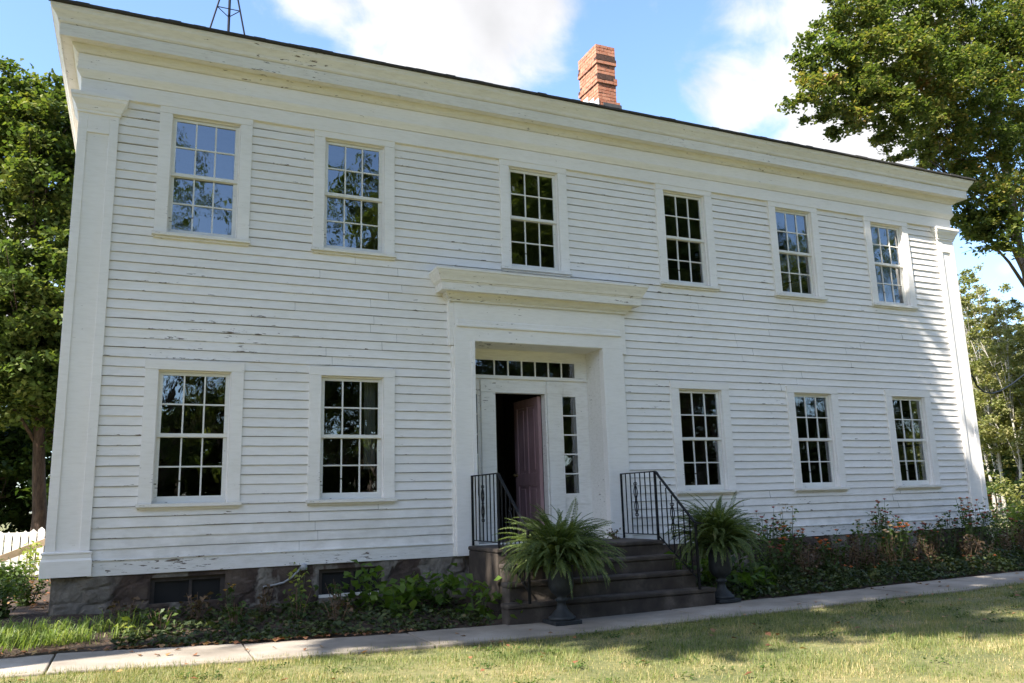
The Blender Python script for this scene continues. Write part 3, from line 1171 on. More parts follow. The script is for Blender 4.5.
# slim outer strip, inner bead
es.box(OX0 - .035, OX0, -.055, .02, .225, 3.19)
es.box(OX1, OX1 + .035, -.055, .02, .225, 3.19)
es.box(JX0 - .055, JX0 + .006, -.108, -.0955, .36, ZH - .002)
es.box(JX1 - .006, JX1 + .055, -.108, -.0955, .36, ZH - .002)
es.box(OX0, OX1, -.0955, .02, ZH + .0005, 3.86)                # head and frieze
es.box(OX0 - .075, OX0 - .001, -.080, .02, 3.20, 3.86)         # ears
es.box(OX1 + .001, OX1 + .075, -.080, .02, 3.20, 3.86)
es.sweep([(.0, 3.475), (.03, 3.478), (.032, 3.50), (.022, 3.515), (.018, 3.57), (0, 3.585)], OX0 + .06, OX1 - .06, -.095, -.07, closed=False)
hb(es, 'door_surround', M['trim'], bevel=.003)
hd = MB()
hd.sweep([(0, 3.845), (.018, 3.85), (.022, 3.875), (.06, 3.90), (.09, 3.945), (.10, 3.965), (.19, 3.97), (.19, 3.962), (.197, 3.962), (.197, 4.075), (.207, 4.078), (.21, 4.095),
          (.225, 4.10), (.24, 4.14), (.275, 4.20), (.29, 4.235), (.30, 4.238), (.30, 4.268), (-.05, 4.31)], OX0 - .06, OX1 + .06, -.11, .01, closed=False)
hb(hd, 'door_hood', M['trim_worn'])

rc = MB()
YB = 0.45
rc.box(JX0 - .05, JX0 + .003, .021, YB - .0006, .36, ZH)
rc.box(JX1 - .003, JX1 + .05, .021, YB - .0006, .36, ZH)
rc.box(JX0 + .004, JX1 - .004, -.06, YB - .0006, ZH - .004, ZH + .03)
TX0, TX1, TZ0, TZ1 = 7.62, 9.385, 2.868, 3.105
DX0, DX1, DZ = 7.97, 8.86, 2.60
SLZ0, SLZ1 = 1.045, 2.565
SR = (9.135, 9.40)
SLf = (7.515, 7.70)
rc.box(JX0, JX1, YB, YB + .12, TZ1 + .02, ZH - .001)
rc.box(JX0, TX0 - .025, YB, YB + .12, TZ0, TZ1 + .019)
rc.box(TX1 + .025, JX1, YB, YB + .12, TZ0, TZ1 + .019)
rc.box(JX0, JX1, YB, YB + .12, DZ, TZ0 - .001)
rc.box(JX0, JX1, YB - .03, YB - .0005, TZ0 - .055, TZ0 - .02)      # little shelf moulding
for a, b in ((7.735, DX0), (DX1, 9.115)):
    rc.box(a, b, YB - .045, YB + .12, .36, DZ - .001)
    rc.box(a - .008, b + .008, YB - .055, YB - .0005, DZ, DZ + .19)
for a, b in ((JX0, SLf[0]), (SLf[1], 7.7345), (9.1155, SR[0]), (SR[1], JX1)):
    rc.box(a, b, YB + .001, YB + .12, .36, DZ - .001)
for a, b in (SLf, SR):
    rc.box(a, b, YB + .0015, YB + .12, .36, SLZ0)
    rc.box(a, b, YB + .0015, YB + .12, SLZ1, DZ - .001)
rc.box(SR[0] - .02, JX1 - .06, YB - .012, YB + .001, SLZ0 - .17, SLZ0 - .15)
rc.box(DX0, DX0 + .02, YB + .0, YB + .14, .37, DZ - .001)
rc.box(DX1 - .02, DX1, YB + .0, YB + .14, .37, DZ - .001)
rc.box(JX0, JX1, -.09, YB + .2, .30, .358)
hb(rc, 'door_recess', M['trim_worn'], bevel=.002)

tm = MB()
tm.box(TX0 - .025, TX1 + .025, YB - .012, YB + .02, TZ1, TZ1 + .02)
tm.box(TX0 - .025, TX1 + .025, YB - .012, YB + .02, TZ0 - .018, TZ0)
tm.box(TX0 - .025, TX0, YB - .012, YB + .02, TZ0, TZ1)
tm.box(TX1, TX1 + .025, YB - .012, YB + .02, TZ0, TZ1)
nT = 7
for k in range(1, nT):
    x = TX0 + .06 + (TX1 - TX0 - .06) * k / nT if False else TX1 - 0.234 * k
    tm.box(x - .009, x + .009, YB - .008, YB + .02, TZ0 + .0005, TZ1 - .0005)
tmo = hb(tm, 'transom', M['trim_worn'])
tp = MB()
tp.quad((TX0, YB + .008, TZ0), (TX1, YB + .008, TZ0), (TX1, YB + .008, TZ1), (TX0, YB + .008, TZ1))
hb(tp, 'pane', M['glass'], None).parent = tmo
for a, b in (SLf, SR):
    sl = MB()
    sl.box(a, a + .012, YB - .004, YB + .03, SLZ0, SLZ1)
    sl.box(b - .012, b, YB - .004, YB + .03, SLZ0, SLZ1)
    for k in range(1, 5):
        z = SLZ0 + (SLZ1 - SLZ0) * k / 5
        sl.box(a + .012, b - .012, YB - .002, YB + .028, z - .010, z + .010)
    slo = hb(sl, 'sidelight', M['trim'])
    sp = MB()
    sp.quad((a + .01, YB + .012, SLZ0), (b - .01, YB + .012, SLZ0), (b - .01, YB + .012, SLZ1), (a + .01, YB + .012, SLZ1))
    hb(sp, 'pane', M['glass'], None).parent = slo

# the mauve panelled door, swung inward on its right-hand hinges
dr = MB()
W, H0, H1, T = .83, .0, 2.19, .03
cols = ((.0, .11), (.375, .475), (.74, .85))
for a, b in cols:
    dr.box(a, b, -T, T, H0, H1)
for z0, z1 in ((0, .2), (.80, 1.0), (2.06, 2.19)):
    for xa, xb in ((.11, .375), (.475, .74)):
        dr.box(xa + .0005, xb - .0005, -T, T, z0, z1)
for z0, z1 in ((.2, .80), (1.0, 2.06)):
    for xa, xb in ((.11, .375), (.475, .74)):
        dr.box(xa, xb, -.010, .010, z0, z1)
        dr.box(xa + .05, xb - .05, -.022, .022, z0 + .05, z1 - .05)
door = dr.build('door', M['door'], house, bevel=.004)
door.location = (8.795 - HP.x, 0.575 - HP.y, 0.385)
door.rotation_euler.z = math.atan2(0.86, -0.03)
kn = MB()
kn.lathe([(0, 0), (.03, 0), (.03, .006), (.012, .012), (.012, .03), (.028, .04), (.031, .055), (.022, .068), (0, .072)], 16)
ko = kn.build('handle', mat_plain('dull_brass', (.3, .2, .08), .35, .2, 10, 0, .9), door, smooth=True)
ko.location = (.79, T, .98)
ko.rotation_euler.x = -math.pi / 2

# old conduit below the siding and a spout in the foundation
sp = MB()
P = [(5.02, -.035, .20), (4.98, -.07, .16), (4.90, -.06, .08), (4.80, -.05, .02), (4.70, -.04, .0), (4.55, -.035, -.02)]
sp.tube(P, .013, 8)
sp.lathe([(0, -.04), (.04, -.04), (.042, .0), (.035, .035), (0, .045)], 12, (5.05, -.05, .20))
hb(sp, 'conduit', M['pipe'], smooth=True)

# ------------------------------------------------------------------ steps, rails
st = MB()
LX0, LX1 = 7.29, 9.88
lv = [(-1.10, .355, LX0, LX1), (-1.36, .165, LX0 + .02, LX1 + .0), (-1.61, -.035, 7.22, 10.02), (-1.84, -.25, 7.10, 10.14)]
prev_y = -.058
for y, z, a, b in lv:
    st.box(a + .012, b - .012, y + .022, prev_y, -.75, z - .056)
    st.box(a, b, y, prev_y, z - .055, z)
    prev_y = y - .001
steps = tag(st.build('entrance_steps', M['steps'], bevel=.016), 'dark weathered concrete steps with a broad landing before the open door', 'steps')


def scroll(mb, x, y, zc, h):
    """wrought lyre: two bowed strips, curled ends and a collar round a baluster"""
    for s in (-1, 1):
        for lo, hi, w in ((-.5, 0.0, .040), (0.0, .5, .040)):
            pts = [(x, y + s * (.006 + w * math.sin(math.pi * k / 12)), zc + h * (lo + (hi - lo) * k / 12)) for k in range(13)]
            mb.tube(pts, .0075, 5)
        for e in (-1, 1):
            pts = []
            for k in range(13):
                a = math.pi * 1.7 * k / 12
                r = .024 * (1 - .5 * k / 12)
                pts.append((x, y + s * (.026 - r * math.cos(a)), zc + e * (h * .5 + .012 + r * math.sin(a))))
            mb.tube(pts, .006, 5)
    mb.tube([(x, y, zc - .03), (x, y, zc), (x, y, zc + .03)], [.006, .02, .006], 8)


def railing(x, label):
    root = thing('iron_railing', label, 'railing', (x, -1.0, .355), 'iron railings of the front steps')
    X = 0.0
    off = lambda p: (p[0], p[1] + 1.0, p[2] - .355)
    zt, zb = 1.315, .43
    y0, y1, y2 = -.10, -1.02, -1.90
    zt2, zb2 = .60, -.13
    def rail(pts, w, h, nm):
        m = MB()
        pts = [off(p) for p in pts]
        for a, b in zip(pts[:-1], pts[1:]):
            m.bar(a, b, w, h)
        return m.build(nm, M['iron'], root, bevel=.003)
    rail([(X, y0, zt), (X, y1 - .01, zt)], .036, .016, 'handrail')
    m = MB()
    cur = [(X, y1 - .005, zt), (X, y1 - .05, zt - .02), (X, y1 - .09, zt - .065), (X, y2 + .03, zt2 + .02), (X, y2 - .05, zt2), (X, y2 - .16, zt2 - .002)]
    for a, b in zip(cur[:-1], cur[1:]):
        m.bar(off(a), off(b), .036, .016)
    m.build('handrail', M['iron'], root)
    rail([(X, y0, zb), (X, y1, zb)], .022, .012, 'bottom_rail')
    rail([(X, y1, zb - .01), (X, y2, zb2)], .022, .012, 'bottom_rail')
    for y, a, b in ((y0, .358, zt), (y1, .34, zt - .008), (y2, -.25 + .0, zt2 - .006)):
        m = MB()
        m.box(X - .014, X + .014, y - .014 + 1.0, y + .014 + 1.0, a - .355, b - .355)
        m.build('post', M['iron'], root)
    n = 7
    for k in range(1, n):
        y = y0 + (y1 - y0) * k / n
        m = MB()
        m.box(X - .0065, X + .0065, y - .0065 + 1, y + .0065 + 1, zb - .355, zt - .36)
        m.build('baluster', M['iron'], root)
    n = 7
    for k in range(1, n):
        t = k / n
        y = y1 + (y2 - y1) * t
        m = MB()
        m.box(X - .0065, X + .0065, y - .0065 + 1, y + .0065 + 1, zb + (zb2 - zb) * t - .365, zt - .0 + (zt2 - zt) * t - .36 - .03)
        m.build('baluster', M['iron'], root)
    s = MB()
    scroll(s, X, y0 + (y1 - y0) * 3 / 7 + 1, .93 - .355, .42)
    s.build('scrollwork', M['iron'], root, smooth=True)
    s = MB()
    scroll(s, X, y1 + (y2 - y1) * 3 / 7 + 1, .62 - .355, .42)
    s.build('scrollwork', M['iron'], root, smooth=True)
    return root


railing(9.82, 'black wrought iron railing on the right side of the steps, next to the brighter fern')
railing(7.36, 'black wrought iron railing on the left side of the steps, partly behind a big fern')


# ------------------------------------------------------------------ urns and ferns
URN = [(0, 0), (.165, 0), (.165, .03), (.14, .045), (.115, .075), (.07, .12), (.052, .17), (.05, .20), (.075, .215), (.078, .235), (.055, .25), (.075, .275),
       (.12, .31), (.148, .36), (.155, .42), (.15, .54), (.155, .60), (.18, .64), (.205, .66), (.21, .675), (.195, .685), (.165, .675), (.16, .62), (0, .615)]


def make_urn(loc, label):
    root = thing('garden_urn', label, 'urn', loc, 'cast iron urns flanking the steps')
    m = MB()
    m.lathe(URN, 32)
    m.build('urn_body', M['urn'], root, smooth=True)
    m = MB()
    m.box(-.175, .175, -.175, .175, -.045, .0)
    m.build('plinth', M['urn'], root, bevel=.006)
    m = MB()
    m.lathe([(0, .655), (.05, .66), (.12, .652), (.166, .64)], 20)
    m.build('soil', M['pot_soil'], root, smooth=True)
    return root


def make_fern(loc, label, n, spread, height, upright, seed):
    g = np.random.default_rng(seed)
    root = thing('potted_fern', label, 'fern', loc, 'ferns growing in the urns')
    V, F = [], []
    S = MB()
    k0 = 0
    for i in range(n):
        az = 2 * math.pi * (i * 0.618 + g.uniform(-.12, .12))
        e = g.uniform(0, 1) ** upright
        L = spread * (g.uniform(.35, 1.12) if i % 3 else g.uniform(.7, 1.15))
        elev = max(R(18), min(R(82), R(84 - 58 * e) + g.normal(0, .17)))
        h = np.array([math.cos(az), math.sin(az), 0])
        pr_ = g.uniform(0, 2 * math.pi)
        p = np.array([math.cos(pr_), math.sin(pr_), 0]) * g.uniform(0, .13) + np.array([0, 0, g.uniform(-.02, .03)])
        segs = 22
        d_el = elev
        pts = []
        curl = g.uniform(1.0, 2.2) * (0.8 + .3 * e)
        bend_az = g.normal(0, .5)
        for s in range(segs + 1):
            pts.append(p.copy())
            p = p + (h * math.cos(d_el) + np.array([0, 0, math.sin(d_el)]) * height) * L / segs
            d_el -= curl / segs * (0.4 + 1.5 * s / segs)
            d_el = max(d_el, -.5 - 1.0 * e * e)
            a2 = az + bend_az * (s / segs) ** 1.5
            h = np.array([math.cos(a2), math.sin(a2), 0])
        pts = np.array(pts)
        S.tube([tuple(q) for q in pts[::3]], [.004 * (1 - j / 9) + .0012 for j in range(len(pts[::3]))], 4, cap=False)
        side0 = np.array([-h[1], h[0], 0])
        roll = g.normal(0, .35)
        for s in range(3, segs * 2):
            t = s / (segs * 2)
            q = pts[s // 2] * (1 - (s % 2) * .5) + pts[min(segs, s // 2 + 1)] * (s % 2) * .5
            tan = pts[min(segs, s // 2 + 1)] - pts[s // 2]
            tan = tan / (np.linalg.norm(tan) + 1e-9)
            up = np.cross(side0, tan)
            sd = side0 * math.cos(roll) + up * math.sin(roll)
            plen = 0.044 * math.sin(math.pi * min(1, (t * .92 + .08))) ** 0.6 * g.uniform(.8, 1.2)
            w = .0085
            for sg in (-1, 1):
                d = sd * sg * .9 + tan * .42 + np.array([0, 0, -.18 - g.uniform(0, .25)])
                d = d / np.linalg.norm(d)
                a, b = q - tan * w, q + tan * w
                tip = q + d * plen
                midp = q + d * plen * .5 + np.array([0, 0, .004])
                V += [a, midp - tan * w * .95, tip, midp + tan * w * .95]
                F.append((k0, k0 + 1, k0 + 2, k0 + 3))
                k0 += 4
    np_mesh('fronds', np.array(V), np.array(F), M['fern'], root)
    S.build('stalks', M['stem'], root)
    return root


UL = (7.72, -2.02, float(z_walk(7.72)) + .065)
UR = (10.36, -1.66, float(z_walk(10.36)) + .075)
make_urn(UL, 'dark cast iron urn left of the steps, nearly hidden under a wide fern')
make_urn(UR, 'dark cast iron urn right of the steps, its body clear under a fern')
make_fern((UL[0], UL[1], UL[2] + .63), 'wide arching fern in the urn before the open door', 620, .84, .98, .78, 3)
make_fern((UR[0], UR[1], UR[2] + .65), 'upright fern in the urn right of the steps', 420, .78, 1.08, 1.1, 5)


# ------------------------------------------------------------------ plants of the beds
def leafy(name, label, x, y, h, r, n, leaf, mat, group=None, cat='plant', stems=7, aspect=.6, up=.6, low=0.05, seed=0, flowers=None, nfl=0, fl=.035, smat=None):
    g = np.random.default_rng(1000 + seed + int(abs(x) * 97) + int(abs(y) * 31))
    z = float(z_ground(x, y))
    root = thing(name, label, cat, (x, y, z), group)
    S = MB()
    tips = []
    for i in range(stems):
        a = g.uniform(0, 2 * math.pi)
        rr = r * g.uniform(.1, .85)
        hh = h * g.uniform(.65, 1.0)
        top = Vector((math.cos(a) * rr, math.sin(a) * rr, hh))
        b = Vector((math.cos(a) * rr * .25, math.sin(a) * rr * .25, -.03))
        mid = b.lerp(top, .55) + Vector((0, 0, hh * .08))
        S.tube([b, mid, top], [.006, .0045, .002], 5, cap=False)
        tips.append((b, mid, top))
    S.build('stems', smat or M['stem'], root)
    c = []
    for i in range(n):
        b, mid, top = tips[g.integers(len(tips))]
        t = g.uniform(low, 1.0)
        p = b.lerp(mid, t / .55) if t < .55 else mid.lerp(top, (t - .55) / .45)
        c.append(np.array(p) + g.normal(0, 1, 3) * np.array([leaf * .8, leaf * .8, leaf * .35]))
    c = np.array(c)
    c[:, 2] = np.maximum(c[:, 2], .015)
    v, f = leaves_mesh(c, leaf, aspect, up, gen=g)
    np_mesh('leaves', v, f, mat, root)
    for k in range(nfl):
        b, mid, top = tips[k % len(tips)]
        fb = MB()
        pt = top + Vector((g.normal(0, .01), g.normal(0, .01), .01 + (k // len(tips)) * -.09))
        ncount = 9
        for ring, (sc, tilt) in enumerate(((1, .15), (.68, .5))):
            for j in range(ncount):
                a = 2 * math.pi * (j + ring * .5) / ncount
                d = Vector((math.cos(a), math.sin(a), tilt))
                s = Vector((-math.sin(a), math.cos(a), 0))
                L = fl * sc
                fb.quad(pt, pt + d * L * .6 + s * L * .3, pt + d * L, pt + d * L * .6 - s * L * .3)
        fb.lathe([(0, -.012), (fl * .3, -.006), (fl * .32, .006), (0, fl * .42)], 8, pt)
        fb.build('flower', flowers, root)
    return root


gp = np.random.default_rng(5)
# ground cover: small leaves over both beds
def cover():
    pts = []
    for x0, x1, n in ((2.9, 7.0, 3400), (10.35, 18.6, 12000)):
        x = gp.uniform(x0, x1, n)
        y = -1.68 + 1.6 * gp.uniform(0, 1, n) ** 1.25
        hgt = np.interp(x, [2.5, 3.4, 5, 10.4, 12, 17, 18.6], [.05, .10, .13, .20, .26, .34, .32])
        bumpy = .55 + .45 * np.sin(x * 5.1 + 1.3) * np.sin(y * 6 + x * 2.2)
        edge = np.clip((y + 1.74) / .25, .25, 1)
        z = z_ground(x, y) + hgt * gp.uniform(.1, 1, n) * bumpy * edge + .02
        pts.append(np.stack([x, y, z], 1))
    c = np.concatenate(pts)
    v, f = leaves_mesh(c, .062, .7, .8, gen=gp)
    o = np_mesh('ground_cover', v, f, M['leaf_cover'])
    tag(o, 'low dark green ground cover filling the beds along the foundation', 'ground cover')
    kind(o, 'stuff')


cover()

# left bed
for i, (x, y, h, r, nn) in enumerate(((6.05, -.85, .50, .34, 210), (6.45, -.6, .46, .34, 200), (5.75, -.45, .52, .30, 170), (7.0, -1.1, .44, .30, 130), (6.8, -.5, .50, .3, 150))):
    leafy('broadleaf_plant', 'bright green broad leaved plant below the siding, left of the steps', x, y, h, r, nn // 2, .13, M['leaf_broad'], 'broad leaved plants left of the steps', aspect=.72, seed=i)
for i, (x, y, h, r) in enumerate(((3.0, -.5, .30, .2), (3.35, -1.0, .26, .22), (3.75, -.55, .34, .2), (4.15, -.95, .30, .25), (4.5, -.5, .38, .22), (4.85, -.8, .42, .2), (5.25, -1.1, .34, .24), (5.4, -.5, .45, .2))):
    leafy('bed_plant', 'thin browning plant in the bed below the cellar windows', x, y, h, r, 70, .07, M['leaf_dry'] if i % 2 == 0 else M['leaf_shrub'], 'thin plants below the cellar windows', stems=8, seed=20 + i, smat=M['drystem'])
leafy('yellow_flower_plant', 'small plant with yellow flower heads beside the left cellar window', 4.13, -.35, .42, .16, 40, .06, M['leaf_shrub'], seed=41, stems=6, flowers=mat_leaf('yellow_petals', [(0, (.45, .26, .04)), (1, (.55, .36, .07))], .3), nfl=6, fl=.03)
leafy('tall_weed', 'tall thin yellow green weed rising before the dark foundation', 4.95, -.45, .62, .08, 60, .07, M['leaf_lime'], seed=42, stems=3)
leafy('pale_leaf_plant', 'small pale spear leaved plant at the walk edge left of the steps', 7.25, -1.6, .26, .08, 9, .16, M['leaf_broad'], seed=43, stems=3, aspect=.35, up=.1)
leafy('hosta', 'small pale leaved plant at the corner end of the left bed', 3.02, -1.1, .2, .1, 18, .1, M['leaf_lime'], seed=44, stems=5, aspect=.5)

# right bed
for i, (x, y, h, r) in enumerate(((10.75, -1.0, .52, .32), (11.15, -.75, .55, .34), (11.0, -1.35, .40, .3), (11.5, -1.15, .45, .33), (10.35, -.7, .5, .25))):
    leafy('broadleaf_plant', 'broad leaved green plant beside the right hand urn', x, y, h, r, 75, .17, M['leaf_broad'] if i % 2 == 0 else M['leaf_shrub'], 'broad leaved plants beside the right urn', aspect=.42, seed=60 + i)
spots = [(12.1, -.55, .85), (12.45, -.8, .75), (12.9, -.5, .62), (14.2, -.55, .70), (14.55, -.6, .98), (14.75, -.85, .85), (15.1, -.5, .72), (15.9, -.5, .68), (16.4, -.45, .78), (16.75, -.6, .98), (17.05, -.5, .9), (17.45, -.5, .75), (17.9, -.55, .72), (13.5, -.6, .6), (12.0, -.9, .62), (12.7, -.4, .95), (12.3, -.45, 1.0), (13.2, -.85, .55), (14.9, -.4, 1.02), (14.4, -.85, .8), (16.6, -.8, .85), (17.2, -.75, 1.0), (15.5, -.7, .7), (18.2, -.7, .8)]
for i, (x, y, h) in enumerate(spots):
    fm = (M['flower_pink'], M['flower_orange'], M['flower_pink'], M['flower_pale'])[i % 4]
    leafy('zinnia', 'tall zinnia with small flower heads against the white siding', x, y, h * 1.14, .28, 150, .07, M['leaf_shrub'] if i % 3 else M['leaf_broad'], 'tall zinnias right of the steps', stems=9, low=.12, seed=80 + i, flowers=fm, nfl=8, fl=.05)
for i in range(22):
    x = 12.2 + i * .285 + gp.uniform(-.1, .1)
    y = -.75 + gp.uniform(-.35, .3)
    leafy('dry_bed_plant', 'browned low plant with dry stems in the right bed', x, y, .46 + gp.uniform(0, .22), .28, 130, .06, M['leaf_dry'], 'browned plants in the right bed', stems=14, seed=120 + i, smat=M['drystem'], flowers=M['flower_orange'], nfl=1 if i % 4 == 0 else 0)
for i in range(5):
    x = 12.9 + i * .9
    leafy('marigold', 'low plant with an orange flower at the front of the right bed', x, -1.25 + gp.uniform(-.15, .1), .26, .18, 60, .06, M['leaf_cover'], 'low orange flowered plants in the right bed', seed=160 + i, flowers=M['flower_orange'], nfl=2, fl=.04)
leafy('withered_pot_plant', 'little dark red withered plant on the landing by the right railing', 9.55, -.28, .0001 + .14, .12, 60, .05, M['leaf_dry'], seed=170, stems=6, smat=M['drystem']).location.z = .357

# shrubs beyond the right corner
leafy('lime_shrub', 'sunlit yellow green shrub beyond the right corner of the house', 22.6, 2.4, .95, .9, 1500, .10, M['leaf_lime'], stems=18, seed=180, cat='shrub')
leafy('weedy_bush', 'tall pale green bush of weeds behind the sunlit yellow green shrub', 27.5, 5.0, 1.7, 1.6, 2600, .12, M['leaf_birch'], stems=22, seed=183, cat='shrub')
leafy('meadow_bush', 'wide low yellowing bush at the foot of the pale trees', 31.5, 7.0, .9, 1.8, 2000, .13, M['leaf_birch'], stems=22, seed=184, cat='shrub')
leafy('dark_shrub', 'dark green low shrub at the far right end of the bed', 19.5, -.75, .48, .7, 900, .085, M['leaf_shrub'], stems=14, seed=181, cat='shrub')
leafy('yellow_bush', 'loose yellowing bush on the right at the end of the walk', 24.5, .2, .85, .9, 1000, .1, M['leaf_birch'], stems=14, seed=182, cat='shrub')

# left corner: grass tuft, shrubs, fence
def grass_tuft(name, label, x, y, n, L, rad, mat, seed, group=None):
    g = np.random.default_rng(seed)
    z = float(z_ground(x, y))
    V, F = [], []
    k = 0
    for i in range(n):
        a = g.uniform(0, 2 * math.pi)
        r0 = rad * math.sqrt(g.uniform(0, 1))
        p = np.array([math.cos(a) * r0 * 1.6, math.sin(a) * r0 * .6, 0])
        az = a + g.normal(0, .7)
        h = np.array([math.cos(az), math.sin(az), 0])
        s = np.array([-h[1], h[0], 0]) * .0045
        l = L * g.uniform(.4, 1.25)
        lean = g.uniform(.3, 1.5)
        p1 = p + np.array([0, 0, l * .55]) + h * l * lean * .25
        p2 = p1 + np.array([0, 0, l * (.35 - lean * .42)]) + h * l * lean * .42
        V += [p - s, p + s, p1 + s, p1 - s, p2]
        F += [(k, k + 1, k + 2, k + 3), (k + 3, k + 2, k + 4, k + 4)]
        k += 5
    root = thing(name, label, 'grass clump', (x, y, z), group)
    m = MB()
    m.v = [tuple(v) for v in V]
    m.f = [f if f[2] != f[3] else f[:3] for f in F]
    m.uv = [((0, .5),) * len(f) for f in m.f]
    m.build('blades', mat, root)
    return root


for i, (x, y, n) in enumerate(((2.05, -.95, 300), (2.6, -.85, 150), (1.7, -1.2, 300), (2.3, -1.3, 330), (1.5, -.6, 220), (1.85, -1.5, 160), (2.75, -1.3, 70))):
    grass_tuft('grass_tuft', 'bright green tuft of long grass at the near left corner of the house', x, y, n, .25, .26, M['tuft'], 300 + i, 'grass tufts at the left corner')
grass_tuft('grass_tuft', 'thin spray of long grass against the stone foundation', 3.0, -.75, 60, .30, .12, M['tuft'], 310)
leafy('corner_shrub', 'small round green shrub beside the foundation near the picket fence', 1.83, 1.5, .45, .28, 460, .06, M['leaf_shrub'], stems=14, seed=190, cat='shrub')
leafy('edge_shrub', 'low dark green shrub at the left edge by the walk', 1.66, .1, .44, .36, 620, .07, M['leaf_shrub'], stems=14, seed=191, cat='shrub')
leafy('yard_shrub', 'leafy green shrub on the mulch between the fence and the corner shrub', 1.45, 3.2, .5, .4, 560, .075, M['leaf_shrub'], stems=14, seed=193, cat='shrub')
leafy('fence_vine', 'pale green climbing plant on the end of the picket fence', 1.42, 6.1, .7, .22, 160, .08, M['leaf_lime'], stems=9, seed=192)


def fence():
    x0, x1, y = -6.0, 2.0, 6.6
    z = float(z_ground(0, y))
    root = thing('picket_fence', 'white picket fence with scalloped top behind the left corner of the house', 'fence', (x0, y, z))
    n = 62
    step = (x1 - x0) / n
    for zz in (.22, .78):
        m = MB()
        m.box(0, x1 - x0, .02, .055, zz - .04, zz + .04)
        m.build('rail', M['picket'], root)
    for k in range(n + 1):
        x = k * step
        ph = ((x + 1.0) % 2.3) / 2.3
        h = .90 + .11 * math.cos(2 * math.pi * ph)
        m = MB()
        w = .054
        m.box(x - w, x + w, -.012, .012, .06, h)
        i = len(m.v)
        m.v += [(x - w, -.012, h), (x + w, -.012, h), (x, -.012, h + .05), (x - w, .012, h), (x + w, .012, h), (x, .012, h + .05)]
        for q in ((0, 1, 2), (3, 5, 4), (1, 4, 5, 2), (0, 2, 5, 3)):
            m.f.append(tuple(i + t for t in q))
            m.uv.append(((0, .5),) * len(q))
        m.build('picket', M['picket'], root)
    for k in range(5):
        m = MB()
        x = 0.03 + k * (x1 - x0) / 4 - (.06 if k == 4 else 0)
        m.box(x - .045, x + .045, .056, .146, -.1, 1.0)
        m.build('post', M['picket'], root)


fence()
pl = MB()
pl.bar((.05, 5.75, -.14), (1.66, 6.45, .50), .022, .12)
tag(pl.build('leaning_plank', M['plank']), 'bare brown plank leaning slantwise against the white picket fence', 'plank')

# antenna tripod on the ridge
at = thing('antenna_mast', 'dark tripod antenna mast standing on the roof ridge at the left', 'antenna', (4.2, 4.5, zr))
apex = Vector((0, 0, 1.75))
for fx, fy in ((-.42, -.12), (.36, -.12), (.02, .42)):
    m = MB()
    m.tube([(fx, fy, -.15), apex], .017, 8)
    m.build('leg', M['steel'], at)
m = MB()
m.tube([(0, 0, .05), (0, 0, 3.8)], .026, 10)
m.build('mast', M['steel'], at)
m = MB()
q = .45
a = Vector((-.42, -.12, -.15)).lerp(apex, q)
b = Vector((.36, -.12, -.15)).lerp(apex, q)
c = Vector((.02, .42, -.15)).lerp(apex, q)
for p0, p1 in ((a, b), (b, c), (c, a)):
    m.tube([p0, p1], .009, 6)
m.build('brace', M['steel'], at)

# ------------------------------------------------------------------ trees
def bp(px, py, Y):
    """world point on the plane y = Y seen at a pixel; used once to survey the trees"""
    d = _f + _r2 * ((px - 512) / 819.8) - _u2 * ((py - 341.5) / 819.8)
    o = cam_ob.matrix_world.translation
    return o + d * ((Y - o.y) / d.y)


# service wire on the right end wall: drops from the corner, sags and runs off to the right
wr = MB()
wr.tube([(HX1 - .02, .18, 3.42), (HX1 + .03, .2, 3.40)] + [tuple(bp(*q)) for q in ((973, 377, .3), (977, 386, .5), (984, 392, .8), (992, 393.5, 1.2), (1000, 391, 1.8), (1012, 384, 2.8), (1030, 370, 4.5), (1100, 310, 10))], .019, 6)
tag(wr.build('service_wire', M['iron'], smooth=True), 'thin dark service wire sagging from the right end of the house', 'wire')

# turning maple beyond the right end of the house
ml = []
for px, py, r, Y in ((822, 60, 1.0, 5.0), (812, 95, .8, 4.6), (850, 25, 1.3, 5.5), (850, 95, 1.0, 4.8), (838, 122, .6, 4.6), (880, 60, 1.5, 5.2), (878, 110, 1.1, 5.0), (905, 20, 1.6, 6.2), (925, 75, 1.6, 5.2),
                     (910, 118, 1.0, 5.2), (945, 125, 1.3, 6.2), (960, 35, 1.8, 6.5), (975, 90, 1.6, 5.5), (1005, 40, 1.8, 6.0), (1020, 100, 1.7, 7.0), (985, 150, 1.4, 7.0), (950, 165, 1.0, 7.2),
                     (985, 205, 1.4, 6.0), (1010, 235, 1.0, 5.5), (975, 225, .8, 6.4), (1040, 180, 1.6, 8.0), (1050, 20, 2.0, 7), (900, -40, 1.8, 6.5), (960, -50, 2.0, 7), (1030, -60, 2.2, 7.5), (1060, 120, 2, 8.5), (1070, 240, 1.3, 8), (885, 140, .45, 5.4), (893, 163, .3, 5.6), (918, 150, .6, 6.2)):
    p = bp(px, py, Y)
    ml.append((p.x, p.y, p.z, r))
make_tree('maple_tree', 'big maple with turning leaves beyond the right end of the house', (35.0, 9.0, float(z_ground(35, 9))), ml, M['leaf_maple'], M['bark'], .24, .14, 2300, 36, top=15, lean=.3, limb_k=.86, limbs=lambda e: e.x > -9.5)

